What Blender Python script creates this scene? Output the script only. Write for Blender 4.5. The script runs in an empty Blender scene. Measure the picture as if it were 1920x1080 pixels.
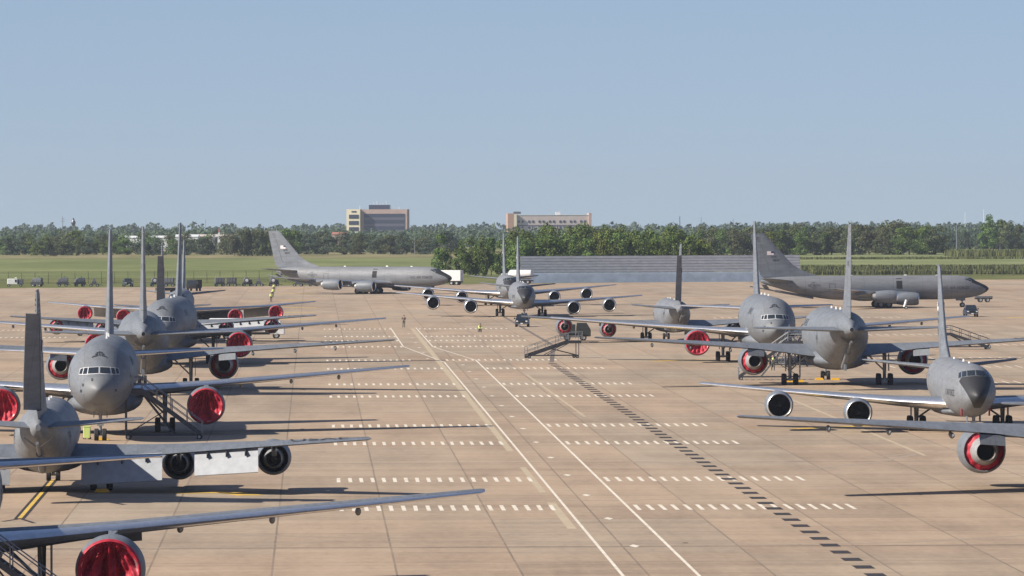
import bpy, bmesh, math, random
import numpy as np
from mathutils import Matrix, Vector
R_ = math.radians
S = bpy.context.scene
COL = S.collection

# ---------------------------------------------------------------- camera
PIT, ROLL, CAMH = 0.012214960, 0.0027649381, 17.6615
cam = bpy.data.cameras.new('camera'); cam.lens = 235.4247; cam.sensor_width = 36.0
cam.clip_start = 1.0; cam.clip_end = 40000.0
camo = bpy.data.objects.new('camera', cam); COL.objects.link(camo)
cp, sp = math.cos(PIT), math.sin(PIT); cr, sr = math.cos(ROLL), math.sin(ROLL)
Rv, Uv, Fv = Vector((1, 0, 0)), Vector((0, sp, cp)), Vector((0, cp, -sp))
rt, up = cr*Rv - sr*Uv, sr*Rv + cr*Uv
mw = Matrix.Identity(4)
for i in range(3):
    mw[i][0] = rt[i]; mw[i][1] = up[i]; mw[i][2] = -Fv[i]
mw.translation = (0, 0, CAMH)
camo.matrix_world = mw
S.camera = camo

# ---------------------------------------------------------------- sky and sun
SUN_EL, SUN_AZ = R_(35.0), math.atan2(-0.953, -0.30)      # from the left, a touch towards the camera
sdir = Vector((-0.953*math.cos(SUN_EL), -0.30*math.cos(SUN_EL), math.sin(SUN_EL))).normalized()
W = bpy.data.worlds.new('World'); S.world = W; W.use_nodes = True
nt = W.node_tree; nt.nodes.clear()
wo = nt.nodes.new('ShaderNodeOutputWorld'); bg = nt.nodes.new('ShaderNodeBackground')
sky = nt.nodes.new('ShaderNodeTexSky'); sky.sky_type = 'NISHITA'; sky.sun_disc = False
sky.sun_elevation = SUN_EL; sky.sun_rotation = math.atan2(sdir.x, sdir.y)
sky.altitude = 400; sky.air_density = 1.0; sky.dust_density = 1.0; sky.ozone_density = 1.6
tc = nt.nodes.new('ShaderNodeTexCoord'); mp = nt.nodes.new('ShaderNodeVectorMath'); mp.operation = 'MULTIPLY_ADD'
mp.inputs[1].default_value = (1, 1, 1.3); mp.inputs[2].default_value = (0, 0, 0.085)
nrm = nt.nodes.new('ShaderNodeVectorMath'); nrm.operation = 'NORMALIZE'
nt.links.new(tc.outputs['Generated'], mp.inputs[0]); nt.links.new(mp.outputs[0], nrm.inputs[0]); nt.links.new(nrm.outputs[0], sky.inputs[0])
tn = nt.nodes.new('ShaderNodeVectorMath'); tn.operation = 'MULTIPLY'; tn.inputs[1].default_value = (1.04, 1.0, 1.09); nt.links.new(sky.outputs[0], tn.inputs[0]); nt.links.new(tn.outputs[0], bg.inputs[0]); nt.links.new(bg.outputs[0], wo.inputs[0])
bg.inputs[1].default_value = 0.070
sun = bpy.data.lights.new('sun', 'SUN'); sun.energy = 5.0; sun.angle = R_(0.5); sun.color = (1.0, 0.93, 0.82)
suno = bpy.data.objects.new('sun', sun); COL.objects.link(suno)
suno.rotation_euler = sdir.to_track_quat('Z', 'Y').to_euler()
S.view_settings.view_transform = 'Standard'; S.view_settings.look = 'None'
S.view_settings.exposure = 0.66; S.view_settings.gamma = 1.0
S.render.engine = 'CYCLES'

# ---------------------------------------------------------------- helpers
class MB:
    def __init__(s): s.v = []; s.f = []; s.m = []
    def add(s, vs, fs, mi=0):
        n = len(s.v); s.v += [tuple(p) for p in vs]; s.f += [tuple(n+i for i in f) for f in fs]
        s.m += ([mi]*len(fs) if isinstance(mi, int) else list(mi)); return s
    def box(s, c, d, mi=0, rz=0.0, ry=0.0, taper=1.0):
        hx, hy, hz = d[0]/2, d[1]/2, d[2]/2
        M = Matrix.Translation(c) @ Matrix.Rotation(rz, 4, 'Z') @ Matrix.Rotation(ry, 4, 'Y')
        vs = []
        for z, k in ((-hz, 1), (hz, taper)):
            for x, y in ((-hx, -hy), (hx, -hy), (hx, hy), (-hx, hy)): vs.append(M @ Vector((x*k, y*k, z)))
        return s.add(vs, [(3, 2, 1, 0), (4, 5, 6, 7), (0, 1, 5, 4), (1, 2, 6, 5), (2, 3, 7, 6), (3, 0, 4, 7)], mi)
    def tube(s, p, q, r, r2=None, n=8, mi=0, cap=True):
        p, q = Vector(p), Vector(q); r2 = r if r2 is None else r2
        d = (q-p).normalized(); a = d.orthogonal().normalized(); b = d.cross(a)
        vs = []
        for c, rr in ((p, r), (q, r2)):
            for i in range(n):
                t = 2*math.pi*i/n; vs.append(c + a*rr*math.cos(t) + b*rr*math.sin(t))
        fs = [(i, (i+1) % n, n+(i+1) % n, n+i) for i in range(n)]
        if cap: fs += [tuple(range(n-1, -1, -1)), tuple(range(n, 2*n))]
        return s.add(vs, fs, mi)
    def rings(s, rs, mi=0, cap0=True, cap1=True):
        n = len(rs[0]); vs = [p for r in rs for p in r]; fs = []; ms = []
        for k in range(len(rs)-1):
            for i in range(n):
                fs.append((k*n+i, k*n+(i+1) % n, (k+1)*n+(i+1) % n, (k+1)*n+i))
                ms.append(mi(k, i) if callable(mi) else mi)
        if cap0: fs.append(tuple(range(n-1, -1, -1))); ms.append(mi(0, 0) if callable(mi) else mi)
        if cap1: fs.append(tuple(range((len(rs)-1)*n, len(rs)*n))); ms.append(mi(len(rs)-2, 0) if callable(mi) else mi)
        return s.add(vs, fs, ms)
    def lathe(s, prof, o, ax='x', n=32, mi=0, cap0=False, cap1=False):
        rs = []
        for a, r in prof:
            ring = []
            for i in range(n):
                t = 2*math.pi*i/n; c, d = r*math.cos(t), r*math.sin(t)
                if ax == 'x': ring.append((o[0]-a, o[1]+c, o[2]+d))     # +a runs aft (-x)
                elif ax == 'y': ring.append((o[0]+c, o[1]+a, o[2]+d))
                else: ring.append((o[0]+c, o[1]+d, o[2]+a))
            rs.append(ring)
        return s.rings(rs, mi, cap0, cap1)
    def build(s, name, mats, parent=None, loc=None, smooth=35, nrm=True, bevel=0):
        me = bpy.data.meshes.new(name); me.from_pydata(s.v, [], s.f)
        mats = mats if isinstance(mats, (list, tuple)) else [mats]
        for m in mats: me.materials.append(m)
        me.polygons.foreach_set('material_index', s.m)
        if nrm:
            b = bmesh.new(); b.from_mesh(me); bmesh.ops.recalc_face_normals(b, faces=b.faces); b.to_mesh(me); b.free()
        if smooth:
            me.polygons.foreach_set('use_smooth', [True]*len(me.polygons)); me.set_sharp_from_angle(angle=R_(smooth))
        me.update()
        o = bpy.data.objects.new(name, me); COL.objects.link(o)
        if parent is not None: o.parent = parent
        if loc: o.location = loc
        if bevel:
            bm = o.modifiers.new('bevel', 'BEVEL'); bm.width = bevel; bm.segments = 2; bm.limit_method = 'ANGLE'
        return o

def empty(name, loc=(0, 0, 0), rz=0.0):
    o = bpy.data.objects.new(name, None); COL.objects.link(o); o.location = loc; o.rotation_euler = (0, 0, rz); return o
def tag(o, label=None, cat=None, group=None, kind=None):
    if label: o['label'] = label
    if cat: o['category'] = cat
    if group: o['group'] = group
    if kind: o['kind'] = kind
    return o
def kids(o): return [c for c in list(COL.objects) if c.parent == o]
def copy_tree(o, parent=None, ch=None):
    if ch is None:
        ch = {}
        for c in COL.objects:
            if c.parent: ch.setdefault(c.parent.name, []).append(c)
    c = o.copy(); COL.objects.link(c); c.parent = parent
    for k in ch.get(o.name, []): copy_tree(k, c, ch)
    return c

# ---------------------------------------------------------------- materials
def mat(name, col, rough=0.6, metal=0.0, var=0.0, vs=1.0, stretch=(1, 1, 1), col2=None, spec=0.5, bump=0.0, obj_rand=0.0):
    m = bpy.data.materials.new(name); m.use_nodes = True; t = m.node_tree; p = t.nodes['Principled BSDF']
    p.inputs['Roughness'].default_value = rough; p.inputs['Metallic'].default_value = metal
    p.inputs['Specular IOR Level'].default_value = spec
    p.inputs['Base Color'].default_value = (*col, 1)
    if var or bump:
        tcn = t.nodes.new('ShaderNodeTexCoord'); mpn = t.nodes.new('ShaderNodeMapping'); mpn.inputs['Scale'].default_value = stretch
        nz = t.nodes.new('ShaderNodeTexNoise'); nz.inputs['Scale'].default_value = vs; nz.inputs['Detail'].default_value = 5; nz.inputs['Roughness'].default_value = 0.6
        t.links.new(tcn.outputs['Object'], mpn.inputs[0]); t.links.new(mpn.outputs[0], nz.inputs[0])
        if var:
            rp = t.nodes.new('ShaderNodeValToRGB'); c2 = col2 or tuple(c*(1-var) for c in col)
            rp.color_ramp.elements[0].position = 0.32; rp.color_ramp.elements[1].position = 0.68
            rp.color_ramp.elements[0].color = (*c2, 1)
            rp.color_ramp.elements[1].color = (*(min(1, c*(1+var*0.5)) for c in col), 1)
            t.links.new(nz.outputs['Fac'], rp.inputs[0])
            out = rp.outputs[0]
            if obj_rand:
                oi = t.nodes.new('ShaderNodeObjectInfo'); mr = t.nodes.new('ShaderNodeMapRange')
                mr.inputs['To Min'].default_value = 1-obj_rand; mr.inputs['To Max'].default_value = 1+obj_rand
                t.links.new(oi.outputs['Random'], mr.inputs[0])
                vm = t.nodes.new('ShaderNodeVectorMath'); vm.operation = 'SCALE'
                t.links.new(out, vm.inputs[0]); t.links.new(mr.outputs[0], vm.inputs['Scale']); out = vm.outputs[0]
            t.links.new(out, p.inputs['Base Color'])
        if bump:
            bp = t.nodes.new('ShaderNodeBump'); bp.inputs['Strength'].default_value = bump; bp.inputs['Distance'].default_value = 0.05
            t.links.new(nz.outputs['Fac'], bp.inputs['Height']); t.links.new(bp.outputs[0], p.inputs['Normal'])
    return m

def paint(name, base, dirt, radome=None, rough=0.54):
    """military paint: faint weathering streaks along the airflow, thin panel lines, darker grime low down the belly"""
    m = bpy.data.materials.new(name); m.use_nodes = True; t = m.node_tree; N = t.nodes; L = t.links; p = N['Principled BSDF']
    p.inputs['Roughness'].default_value = rough; p.inputs['Specular IOR Level'].default_value = 0.45
    tcn = N.new('ShaderNodeTexCoord'); sep = N.new('ShaderNodeSeparateXYZ'); L.new(tcn.outputs['Object'], sep.inputs[0])
    def noise(scale, st, det=4):
        mpn = N.new('ShaderNodeMapping'); mpn.inputs['Scale'].default_value = st; L.new(tcn.outputs['Object'], mpn.inputs[0])
        n = N.new('ShaderNodeTexNoise'); n.inputs['Scale'].default_value = scale; n.inputs['Detail'].default_value = det; L.new(mpn.outputs[0], n.inputs[0]); return n.outputs['Fac']
    def M(op, a, b=None, c=None):
        n = N.new('ShaderNodeMath'); n.operation = op
        for i, x in enumerate((a, b, c)):
            if x is None: continue
            if isinstance(x, (int, float)): n.inputs[i].default_value = x
            else: L.new(x, n.inputs[i])
        return n.outputs[0]
    n1 = noise(1.2, (0.25, 1, 1)); n2 = noise(5.0, (0.12, 1, 1), 6)
    rp = N.new('ShaderNodeMapRange'); rp.inputs[1].default_value = 0.35; rp.inputs[2].default_value = 0.7; L.new(M('MULTIPLY_ADD', n2, 0.5, M('MULTIPLY', n1, 0.5)), rp.inputs[0])
    mx = N.new('ShaderNodeMix'); mx.data_type = 'RGBA'; L.new(rp.outputs[0], mx.inputs[0])
    mx.inputs[6].default_value = (*base, 1); mx.inputs[7].default_value = (*dirt, 1)
    fx = M('PINGPONG', M('ADD', sep.outputs[0], 200), 1.27); fy = M('PINGPONG', M('ADD', sep.outputs[1], 200), 1.13)
    ln = M('MAXIMUM', M('LESS_THAN', fx, 0.018), M('MULTIPLY', M('LESS_THAN', fy, 0.014), 0.6))
    m2 = N.new('ShaderNodeMix'); m2.data_type = 'RGBA'; L.new(M('MULTIPLY', ln, 0.75), m2.inputs[0]); L.new(mx.outputs[2], m2.inputs[6])
    m2.inputs[7].default_value = (*(c*0.45 for c in dirt), 1)
    out = m2.outputs[2]
    if radome:
        kind, rc = radome
        ay = M('ABSOLUTE', sep.outputs[1])
        if kind == 'kc':   # black shield from the windows down the nose
            lim = M('MULTIPLY_ADD', M('SUBTRACT', sep.outputs[2], 2.25), 0.5, 0.22)
            msk = M('MULTIPLY', M('LESS_THAN', ay, lim), M('MULTIPLY', M('GREATER_THAN', sep.outputs[0], 16.9), M('LESS_THAN', sep.outputs[2], 4.75)))
            msk = M('MULTIPLY', msk, M('GREATER_THAN', sep.outputs[2], 2.3))
        else:
            msk = M('GREATER_THAN', sep.outputs[0], 18.9)
        m3 = N.new('ShaderNodeMix'); m3.data_type = 'RGBA'; L.new(msk, m3.inputs[0]); L.new(out, m3.inputs[6]); m3.inputs[7].default_value = (*rc, 1); out = m3.outputs[2]
    L.new(out, p.inputs['Base Color'])
    L.new(M('MULTIPLY_ADD', n1, 0.25, rough-0.1), p.inputs['Roughness'])
    return m

GREY = (0.225, 0.235, 0.255)
m_p46 = paint('grey_aircraft_paint', (0.160, 0.174, 0.194), (0.108, 0.115, 0.124), ('tan', (0.150, 0.157, 0.163)))
m_p135 = paint('grey_tanker_paint', (0.188, 0.196, 0.213), (0.122, 0.126, 0.132), ('kc', (0.020, 0.020, 0.022)))
m_wing = paint('grey_wing_paint', (0.163, 0.179, 0.203), (0.102, 0.110, 0.122))
m_metal = mat('bare_metal', (0.86, 0.86, 0.86), 0.30, 0.9, 0.12, 3)
m_dkmetal = mat('exhaust_metal', (0.34, 0.34, 0.34), 0.5, 0.3, 0.25, 6)
m_hot = mat('burnt_metal', (0.10, 0.09, 0.085), 0.55, 0.7, 0.4, 6)
m_black = mat('black_hollow', (0.012, 0.012, 0.014), 0.8)
m_fan = mat('fan_blades', (0.06, 0.06, 0.065), 0.5, 0.4)
m_glass = mat('cockpit_glass', (0.02, 0.025, 0.03), 0.12, 0, spec=0.8)
m_frame = mat('window_frame_paint', (0.50, 0.50, 0.50), 0.5)
m_white = mat('white_paint', (0.75, 0.75, 0.73), 0.45, 0, 0.12, 3)
m_rub = mat('tyre_rubber', (0.018, 0.018, 0.02), 0.8, 0, 0.3, 9)
m_hub = mat('wheel_hub', (0.42, 0.42, 0.40), 0.5, 0.2, 0.3, 9)
m_strut = mat('gear_metal', (0.32, 0.33, 0.33), 0.45, 0.3, 0.3, 7)
m_red = mat('red_cover_fabric', (0.40, 0.010, 0.030), 0.62, 0, 0.35, 4, bump=0.5)
m_dark = mat('dark_paint_marking', (0.028, 0.030, 0.035), 0.6)
m_mid = mat('grey_paint_marking', (0.07, 0.075, 0.085), 0.6)
m_flagr = mat('flag_red', (0.50, 0.22, 0.22), 0.6)
m_flagb = mat('flag_blue', (0.03, 0.04, 0.12), 0.6)
m_yel = mat('yellow_paint', (0.75, 0.42, 0.03), 0.55, 0, 0.15, 5)
m_hv = mat('hi_vis_fabric', (0.60, 0.72, 0.22), 0.7, 0, 0.1, 6)
m_skin = mat('skin', (0.42, 0.24, 0.17), 0.6)
m_cloth = mat('camouflage_cloth', (0.11, 0.105, 0.08), 0.85, 0, 0.4, 14)
m_navy = mat('blue_truck_paint', (0.012, 0.018, 0.030), 0.35, 0, 0.15, 4)
m_green = mat('olive_green_paint', (0.026, 0.033, 0.029), 0.55, 0, 0.2, 4)
m_agegr = mat('ground_equipment_grey', (0.105, 0.11, 0.12), 0.55, 0, 0.3, 5)
m_stair = mat('galvanised_steel', (0.22, 0.23, 0.25), 0.45, 0.5, 0.2, 5)
m_dstair = mat('dark_steel', (0.07, 0.072, 0.08), 0.5, 0.4, 0.2, 5)

# ---------------------------------------------------------------- aircraft
def AX(a): return 20.0 - a
def hermite(xk, yk):
    xk = np.array(xk, float); yk = np.array(yk, float)
    h = np.diff(xk); d = np.diff(yk)/h; m = np.zeros(len(xk)); m[0] = d[0]; m[-1] = d[-1]
    for i in range(1, len(xk)-1):
        if d[i-1]*d[i] > 0: m[i] = 2/(1/d[i-1]+1/d[i])
    def f(x):
        x = np.clip(x, xk[0], xk[-1]); i = np.clip(np.searchsorted(xk, x)-1, 0, len(h)-1)
        t = (x-xk[i])/h[i]
        return ((1+2*t)*(1-t)**2*yk[i] + t*(1-t)**2*h[i]*m[i] + t*t*(3-2*t)*yk[i+1] + t*t*(t-1)*h[i]*m[i+1])
    return f
class Body:
    def __init__(s, prof):
        q = [math.sqrt(p[0]) for p in prof]
        s.top = hermite(q, [p[1] for p in prof]); s.bot = hermite(q, [p[2] for p in prof]); s.hw = hermite(q, [p[3] for p in prof])
        s.L = prof[-1][0]
    def sec(s, a):
        q = math.sqrt(max(a, 0)); t, b, w = float(s.top(q)), float(s.bot(q)), float(s.hw(q)); return (t+b)/2, (t-b)/2, w
    def ring(s, a, n=40):
        zc, hh, w = s.sec(a)
        return [(AX(a), w*math.sin(2*math.pi*i/n), zc+hh*math.cos(2*math.pi*i/n)) for i in range(n)]
    def side(s, a, z):
        zc, hh, w = s.sec(a); k = max(0.0, 1-((z-zc)/hh)**2); return w*math.sqrt(k)
    def front(s, y, z):
        lo, hi = 0.0, 9.0
        def ins(a):
            zc, hh, w = s.sec(a); return (y/max(w, 1e-4))**2+((z-zc)/max(hh, 1e-4))**2 <= 1
        if not ins(hi): return None
        for _ in range(26):
            m = (lo+hi)/2
            if ins(m): hi = m
            else: lo = m
        return hi
    def mesh(s):
        mb = MB(); al = [ (i/14.0)**2*4.0 for i in range(15)] + list(np.arange(4.6, s.L, 0.75)) + [s.L]
        al[0] = 0.0005
        mb.rings([s.ring(a) for a in al]); return mb
    def patch_front(s, mb, cs, off=0.02, mi=0, n=4):   # cs: 4 corners (y,z)
        g = []
        for i in range(n+1):
            for j in range(n+1):
                u, v = i/n, j/n
                y = (1-u)*((1-v)*cs[0][0]+v*cs[3][0])+u*((1-v)*cs[1][0]+v*cs[2][0])
                z = (1-u)*((1-v)*cs[0][1]+v*cs[3][1])+u*((1-v)*cs[1][1]+v*cs[2][1])
                a = s.front(y, z)
                if a is None: a = 5.0
                e = 0.03; a1 = s.front(y+e, z) or a; a2 = s.front(y, z+e) or a
                nr = Vector((1.0, (a1-a)/e, (a2-a)/e)).normalized()
                g.append(Vector((AX(a), y, z))+nr*off)
        mb.add(g, [(i*(n+1)+j, (i+1)*(n+1)+j, (i+1)*(n+1)+j+1, i*(n+1)+j+1) for i in range(n) for j in range(n)], mi)
    def patch_side(s, mb, a0, a1, z0, z1, sd, off=0.02, mi=0, n=3):
        g = []
        for i in range(n+1):
            for j in range(n+1):
                a = a0+(a1-a0)*i/n; z = z0+(z1-z0)*j/n; g.append((AX(a), sd*(s.side(a, z)+off), z))
        mb.add(g, [(i*(n+1)+j, (i+1)*(n+1)+j, (i+1)*(n+1)+j+1, i*(n+1)+j+1) for i in range(n) for j in range(n)], mi)

AF = [(1, .0), (.9, .022), (.75, .05), (.6, .073), (.45, .09), (.3, .098), (.18, .09), (.09, .069), (.04, .048), (.012, .027)]
def foil(le, te, y, z, tc, tw=0.0, vert=False):
    c = te-le; pts = [(x, t*tc*10) for x, t in AF] + [(0.0, 0.0)] + [(x, -t*tc*10*0.8) for x, t in reversed(AF[1:])]
    out = []
    for x, t in pts:
        a = le+x*c; zz = t*c*0.5; w = math.tan(R_(tw))*(0.3-x)*c
        if vert: out.append((AX(a), (zz if t > 0 else zz/0.8)*1.0, z))
        else: out.append((AX(a), y, z+zz+w))
    return out
def wing_mesh(st, sd, le_metal=True):
    mb = MB(); rs = []
    for (y, le, te, z, tc_, tw) in st: rs.append(foil(le, te, y*sd, z, tc_, tw))
    y, le, te, z, tc_, tw = st[-1]; r = foil(le+(te-le)*.2, te-(te-le)*.05, (y+0.18)*sd, z+.02, tc_*.35, tw); rs.append(r)
    mb.rings(rs, (lambda k, i: 1 if i in (7, 8, 9, 10, 11, 12) and le_metal else 0))
    return mb
def wing_at(st, y):
    for a, b in zip(st, st[1:]):
        if a[0] <= y <= b[0]:
            t = (y-a[0])/(b[0]-a[0]); return [a[i]+(b[i]-a[i])*t for i in range(6)]
    return list(st[-1])

def wheel_mb(r, w):
    mb = MB(); k = w/2
    mb.lathe([(-k*.6, r*.55), (-k, r*.72), (-k, r*.88), (-k*.7, r), (k*.7, r), (k, r*.88), (k, r*.72), (k*.6, r*.55)], (0, 0, 0), 'y', 20, 0)
    mb.lathe([(-k*.55, 0.02), (-k*.55, r*.56), (k*.55, r*.56), (k*.55, 0.02)], (0, 0, 0), 'y', 16, 1, True, True)
    return mb
WH = {}
def wheel(r, w, parent, loc, name='wheel'):
    if (r, w) not in WH:
        o = wheel_mb(r, w).build(name, [m_rub, m_hub], parent, loc); WH[(r, w)] = o.data; return o
    o = bpy.data.objects.new(name, WH[(r, w)]); COL.objects.link(o); o.parent = parent; o.location = loc; return o

def main_gear(root, a, y, ztop, track, base, r, w):
    s = 1 if y > 0 else -1; mb = MB(); X = AX(a)
    mb.tube((X, y, r), (X, y, ztop), .16, .2, 10); mb.tube((X, y, ztop*.45), (X, y-s*1.6, ztop*.95), .08, n=6)
    mb.tube((X, y, ztop*.5), (X+1.3, y, ztop), .07, n=6); mb.tube((X-.2, y, r*1.6), (X-.35, y, ztop*.55), .05, n=6)
    mb.box((X, y, r), (base+.2, .22, .24))
    for dx in (-base/2, base/2): mb.tube((X+dx, y-track/2, r), (X+dx, y+track/2, r), .09, n=8)
    g = mb.build('main_gear', m_strut, root)
    for dx in (-base/2, base/2):
        for dy in (-track/2, track/2): wheel(r, w, g, (X+dx, y+dy, r))
    d = MB(); d.box((X, y+s*.42, ztop*.72), (1.1, .05, ztop*.55)); d.build('gear_door', m_wing, root)
def nose_gear(root, a, ztop, r, w):
    mb = MB(); X = AX(a); mb.tube((X, 0, r), (X, 0, ztop), .11, .14, 8); mb.tube((X, 0, ztop*.55), (X-1.2, 0, ztop), .06, n=6)
    mb.tube((X, -.35, r), (X, .35, r), .07, n=8); mb.box((X+.15, 0, r+.75), (.12, .5, .14))
    g = mb.build('nose_gear', m_strut, root)
    for dy in (-.3, .3): wheel(r, w, g, (X, dy, r))
    for s in (-1, 1):
        d = MB(); d.box((X-.3, s*.5, ztop-.25), (1.5, .04, .75)); d.build('gear_door', m_wing, root)
def engine(root, a, y, z, k, stz, kind):
    """nacelle with bare lip, fan, core and exhaust; a is the intake station"""
    o = (AX(a), y, z)
    e = bpy.data.objects.new('engine', None); COL.objects.link(e); e.parent = root
    mb = MB()
    if kind == 46:
        out = [(.12, 1.33), (.35, 1.40), (.9, 1.47), (1.8, 1.49), (2.8, 1.45), (3.5, 1.35), (3.9, 1.28)]
        mb.lathe(out + [(3.88, 1.24), (3.2, 1.2), (2.2, 1.15)], o, n=40)
        lip = [(.12, 1.33), (.03, 1.27), (0, 1.22), (.05, 1.17), (.2, 1.14)]
        inner = [(.2, 1.14), (.6, 1.16), (1.1, 1.18)]; fr = 1.18; fa = 1.1
        core = [(2.3, 1.0), (3.3, .98), (4.1, .88), (4.9, .70), (5.3, .60)]; noz = [(5.3, .60), (5.25, .54), (4.6, .5)]
        plug = None
    else:
        out = [(.12, 1.0), (.35, 1.07), (.9, 1.12), (1.8, 1.12), (2.8, 1.06), (3.4, .97), (3.7, .92)]
        mb.lathe(out + [(3.68, .88), (3.1, .85), (2.3, .84)], o, n=36)
        lip = [(.12, 1.0), (.03, .96), (0, .92), (.04, .88), (.16, .85)]
        inner = [(.16, .85), (.5, .87), (.9, .88)]; fr = .88; fa = .9
        core = [(2.4, .70), (3.3, .66), (3.9, .55), (4.2, .49)]; noz = [(4.2, .49), (4.15, .46), (3.8, .44)]
        plug = [(3.7, .22), (4.2, .18), (4.6, .03)]
    mb.build('nacelle', m_wing, e)
    MB().lathe(lip, o, n=40).build('intake_lip', m_metal, e)
    b = MB(); b.lathe(inner, o, n=36, mi=0)
    n = 24
    for i in range(n):
        t = 2*math.pi*i/n; t2 = t+.2
        b.add([(o[0]-fa, y+.2*math.cos(t), z+.2*math.sin(t)), (o[0]-fa, y+fr*math.cos(t), z+fr*math.sin(t)), (o[0]-fa-.12, y+fr*math.cos(t2), z+fr*math.sin(t2)), (o[0]-fa-.12, y+.2*math.cos(t2), z+.2*math.sin(t2))], [(0, 1, 2, 3)], 1)
    b.lathe([(fa+.2, .01), (fa+.2, fr)], o, n=24, mi=2)
    b.lathe([(fa-.38, .01), (fa-.3, .1), (fa, .24)], o, n=16, mi=1)
    b.build('fan', [m_hot, m_fan, m_black], e, nrm=False)
    c = MB(); c.lathe(core, o, n=28, mi=0); c.lathe(noz, o, n=28, mi=1); c.lathe([(2.3, .01), (2.3, out[-1][1])], o, n=24, mi=2)
    c.lathe([(noz[-1][0], .01), (noz[-1][0], noz[-1][1])], o, n=24, mi=2)
    if plug: c.lathe(plug, o, n=16, mi=1)
    c.build('exhaust', [m_dkmetal, m_hot, m_black], e)
    # pylon
    wl = wing_at(stz, abs(y)); le, te, wz = wl[1], wl[2], wl[3]; ch = te-le
    R0 = out[2][1]
    pts = [(a+1.0, z+R0-.06), (le-.3, wz+.05), (le+.15*ch, wz-.05), (le+.5*ch, wz-.35), (le+.34*ch, wz-.75), (a+4.7, z+.52), (a+3.6, z+.9), (a+1.8, z+R0-.25)]
    P = MB(); w = .2 if kind == 46 else .15
    vs = [(AX(p[0]), y+sd*w*(0.35 if i in (0, 3) else 1), p[1]) for sd in (-1, 1) for i, p in enumerate(pts)]; n = len(pts)
    P.add(vs, [tuple(range(n-1, -1, -1)), tuple(range(n, 2*n))]+[(i, (i+1) % n, n+(i+1) % n, n+i) for i in range(n)])
    P.build('pylon', m_wing, root, smooth=20)
    return e

FONTS = {}
def text_parts(txt, h):
    """list of triangles (x,z) for one line of lettering, origin at left base"""
    if (txt, h) in FONTS: return FONTS[(txt, h)]
    cu = bpy.data.curves.new('lettering', 'FONT'); cu.body = txt; cu.size = h*1.4; cu.resolution_u = 2
    o = bpy.data.objects.new('lettering', cu); COL.objects.link(o)
    dg = bpy.context.evaluated_depsgraph_get(); me = bpy.data.meshes.new_from_object(o.evaluated_get(dg))
    vs = [(v.co.x, v.co.y) for v in me.vertices]; fs = [tuple(p.vertices) for p in me.polygons]
    bpy.data.objects.remove(o); bpy.data.curves.remove(cu); bpy.data.meshes.remove(me)
    FONTS[(txt, h)] = (vs, fs); return vs, fs
def side_text(root, bd, txt, h, a_mid, z, sd, m):
    vs, fs = text_parts(txt, h); w = max(v[0] for v in vs)
    out = []
    for x, y in vs:
        a = a_mid - (x-w/2) if sd < 0 else a_mid + (x-w/2)
        out.append((AX(a), sd*(bd.side(a, z+y)+.03), z+y))
    MB().add(out, fs).build('lettering', m, root, smooth=0, nrm=False)
def fin_text(root, txt, h, a_mid, z, sd, m, off):
    vs, fs = text_parts(txt, h); w = max(v[0] for v in vs)
    MB().add([(AX(a_mid-(x-w/2)*(-sd)), sd*off, z+y) for x, y in vs], fs).build('lettering', m, root, smooth=0, nrm=False)
def star_bar(root, bd, a0, z0, sd, k, m):
    mb = MB(); pts = [(k*(1 if i % 2 == 0 else .4)*math.sin(i*math.pi/5), k*(1 if i % 2 == 0 else .4)*math.cos(i*math.pi/5)) for i in range(10)]
    def P(x, z): return (AX(a0-x), sd*(bd.side(a0-x, z0+z)+.03), z0+z)
    mb.add([P(0, 0)]+[P(*p) for p in pts], [(0, i+1, (i+1) % 10+1) for i in range(10)])
    for s in (-1, 1):
        for zz in (-.22*k, .22*k):
            mb.add([P(s*1.05*k, zz-.07*k), P(s*2*k, zz-.07*k), P(s*2*k, zz+.07*k), P(s*1.05*k, zz+.07*k)], [(0, 1, 2, 3)])
        mb.add([P(s*1.9*k, -.25*k), P(s*2.03*k, -.25*k), P(s*2.03*k, .25*k), P(s*1.9*k, .25*k)], [(0, 1, 2, 3)])
    n = 24
    for i in range(n):
        t, t2 = 2*math.pi*i/n, 2*math.pi*(i+1)/n
        mb.add([P(k*1.02*math.sin(t), k*1.02*math.cos(t)), P(k*1.02*math.sin(t2), k*1.02*math.cos(t2)), P(k*1.14*math.sin(t2), k*1.14*math.cos(t2)), P(k*1.14*math.sin(t), k*1.14*math.cos(t))], [(0, 1, 2, 3)])
    mb.build('star_emblem', m, root, smooth=0, nrm=False)
def wing_text(root, st, txt, h, y0, y1, sd, m):
    vs, fs = text_parts(txt, h); w = max(v[0] for v in vs); out = []
    for x, yy in vs:
        y = y0+(y1-y0)*(x/w); l = wing_at(st, y); ch = l[2]-l[1]
        a = l[1]+ch*(.70-.45*yy/h); xc = (a-l[1])/ch
        t = float(np.interp(xc, [p[0] for p in AF[::-1]], [p[1] for p in AF[::-1]]))*l[4]*10*ch*.5
        out.append((AX(a), y*sd, l[3]+t+math.tan(R_(l[5]))*(0.3-xc)*ch+.035))
    MB().add(out, fs).build('lettering', m, root, smooth=0, nrm=False)
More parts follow.
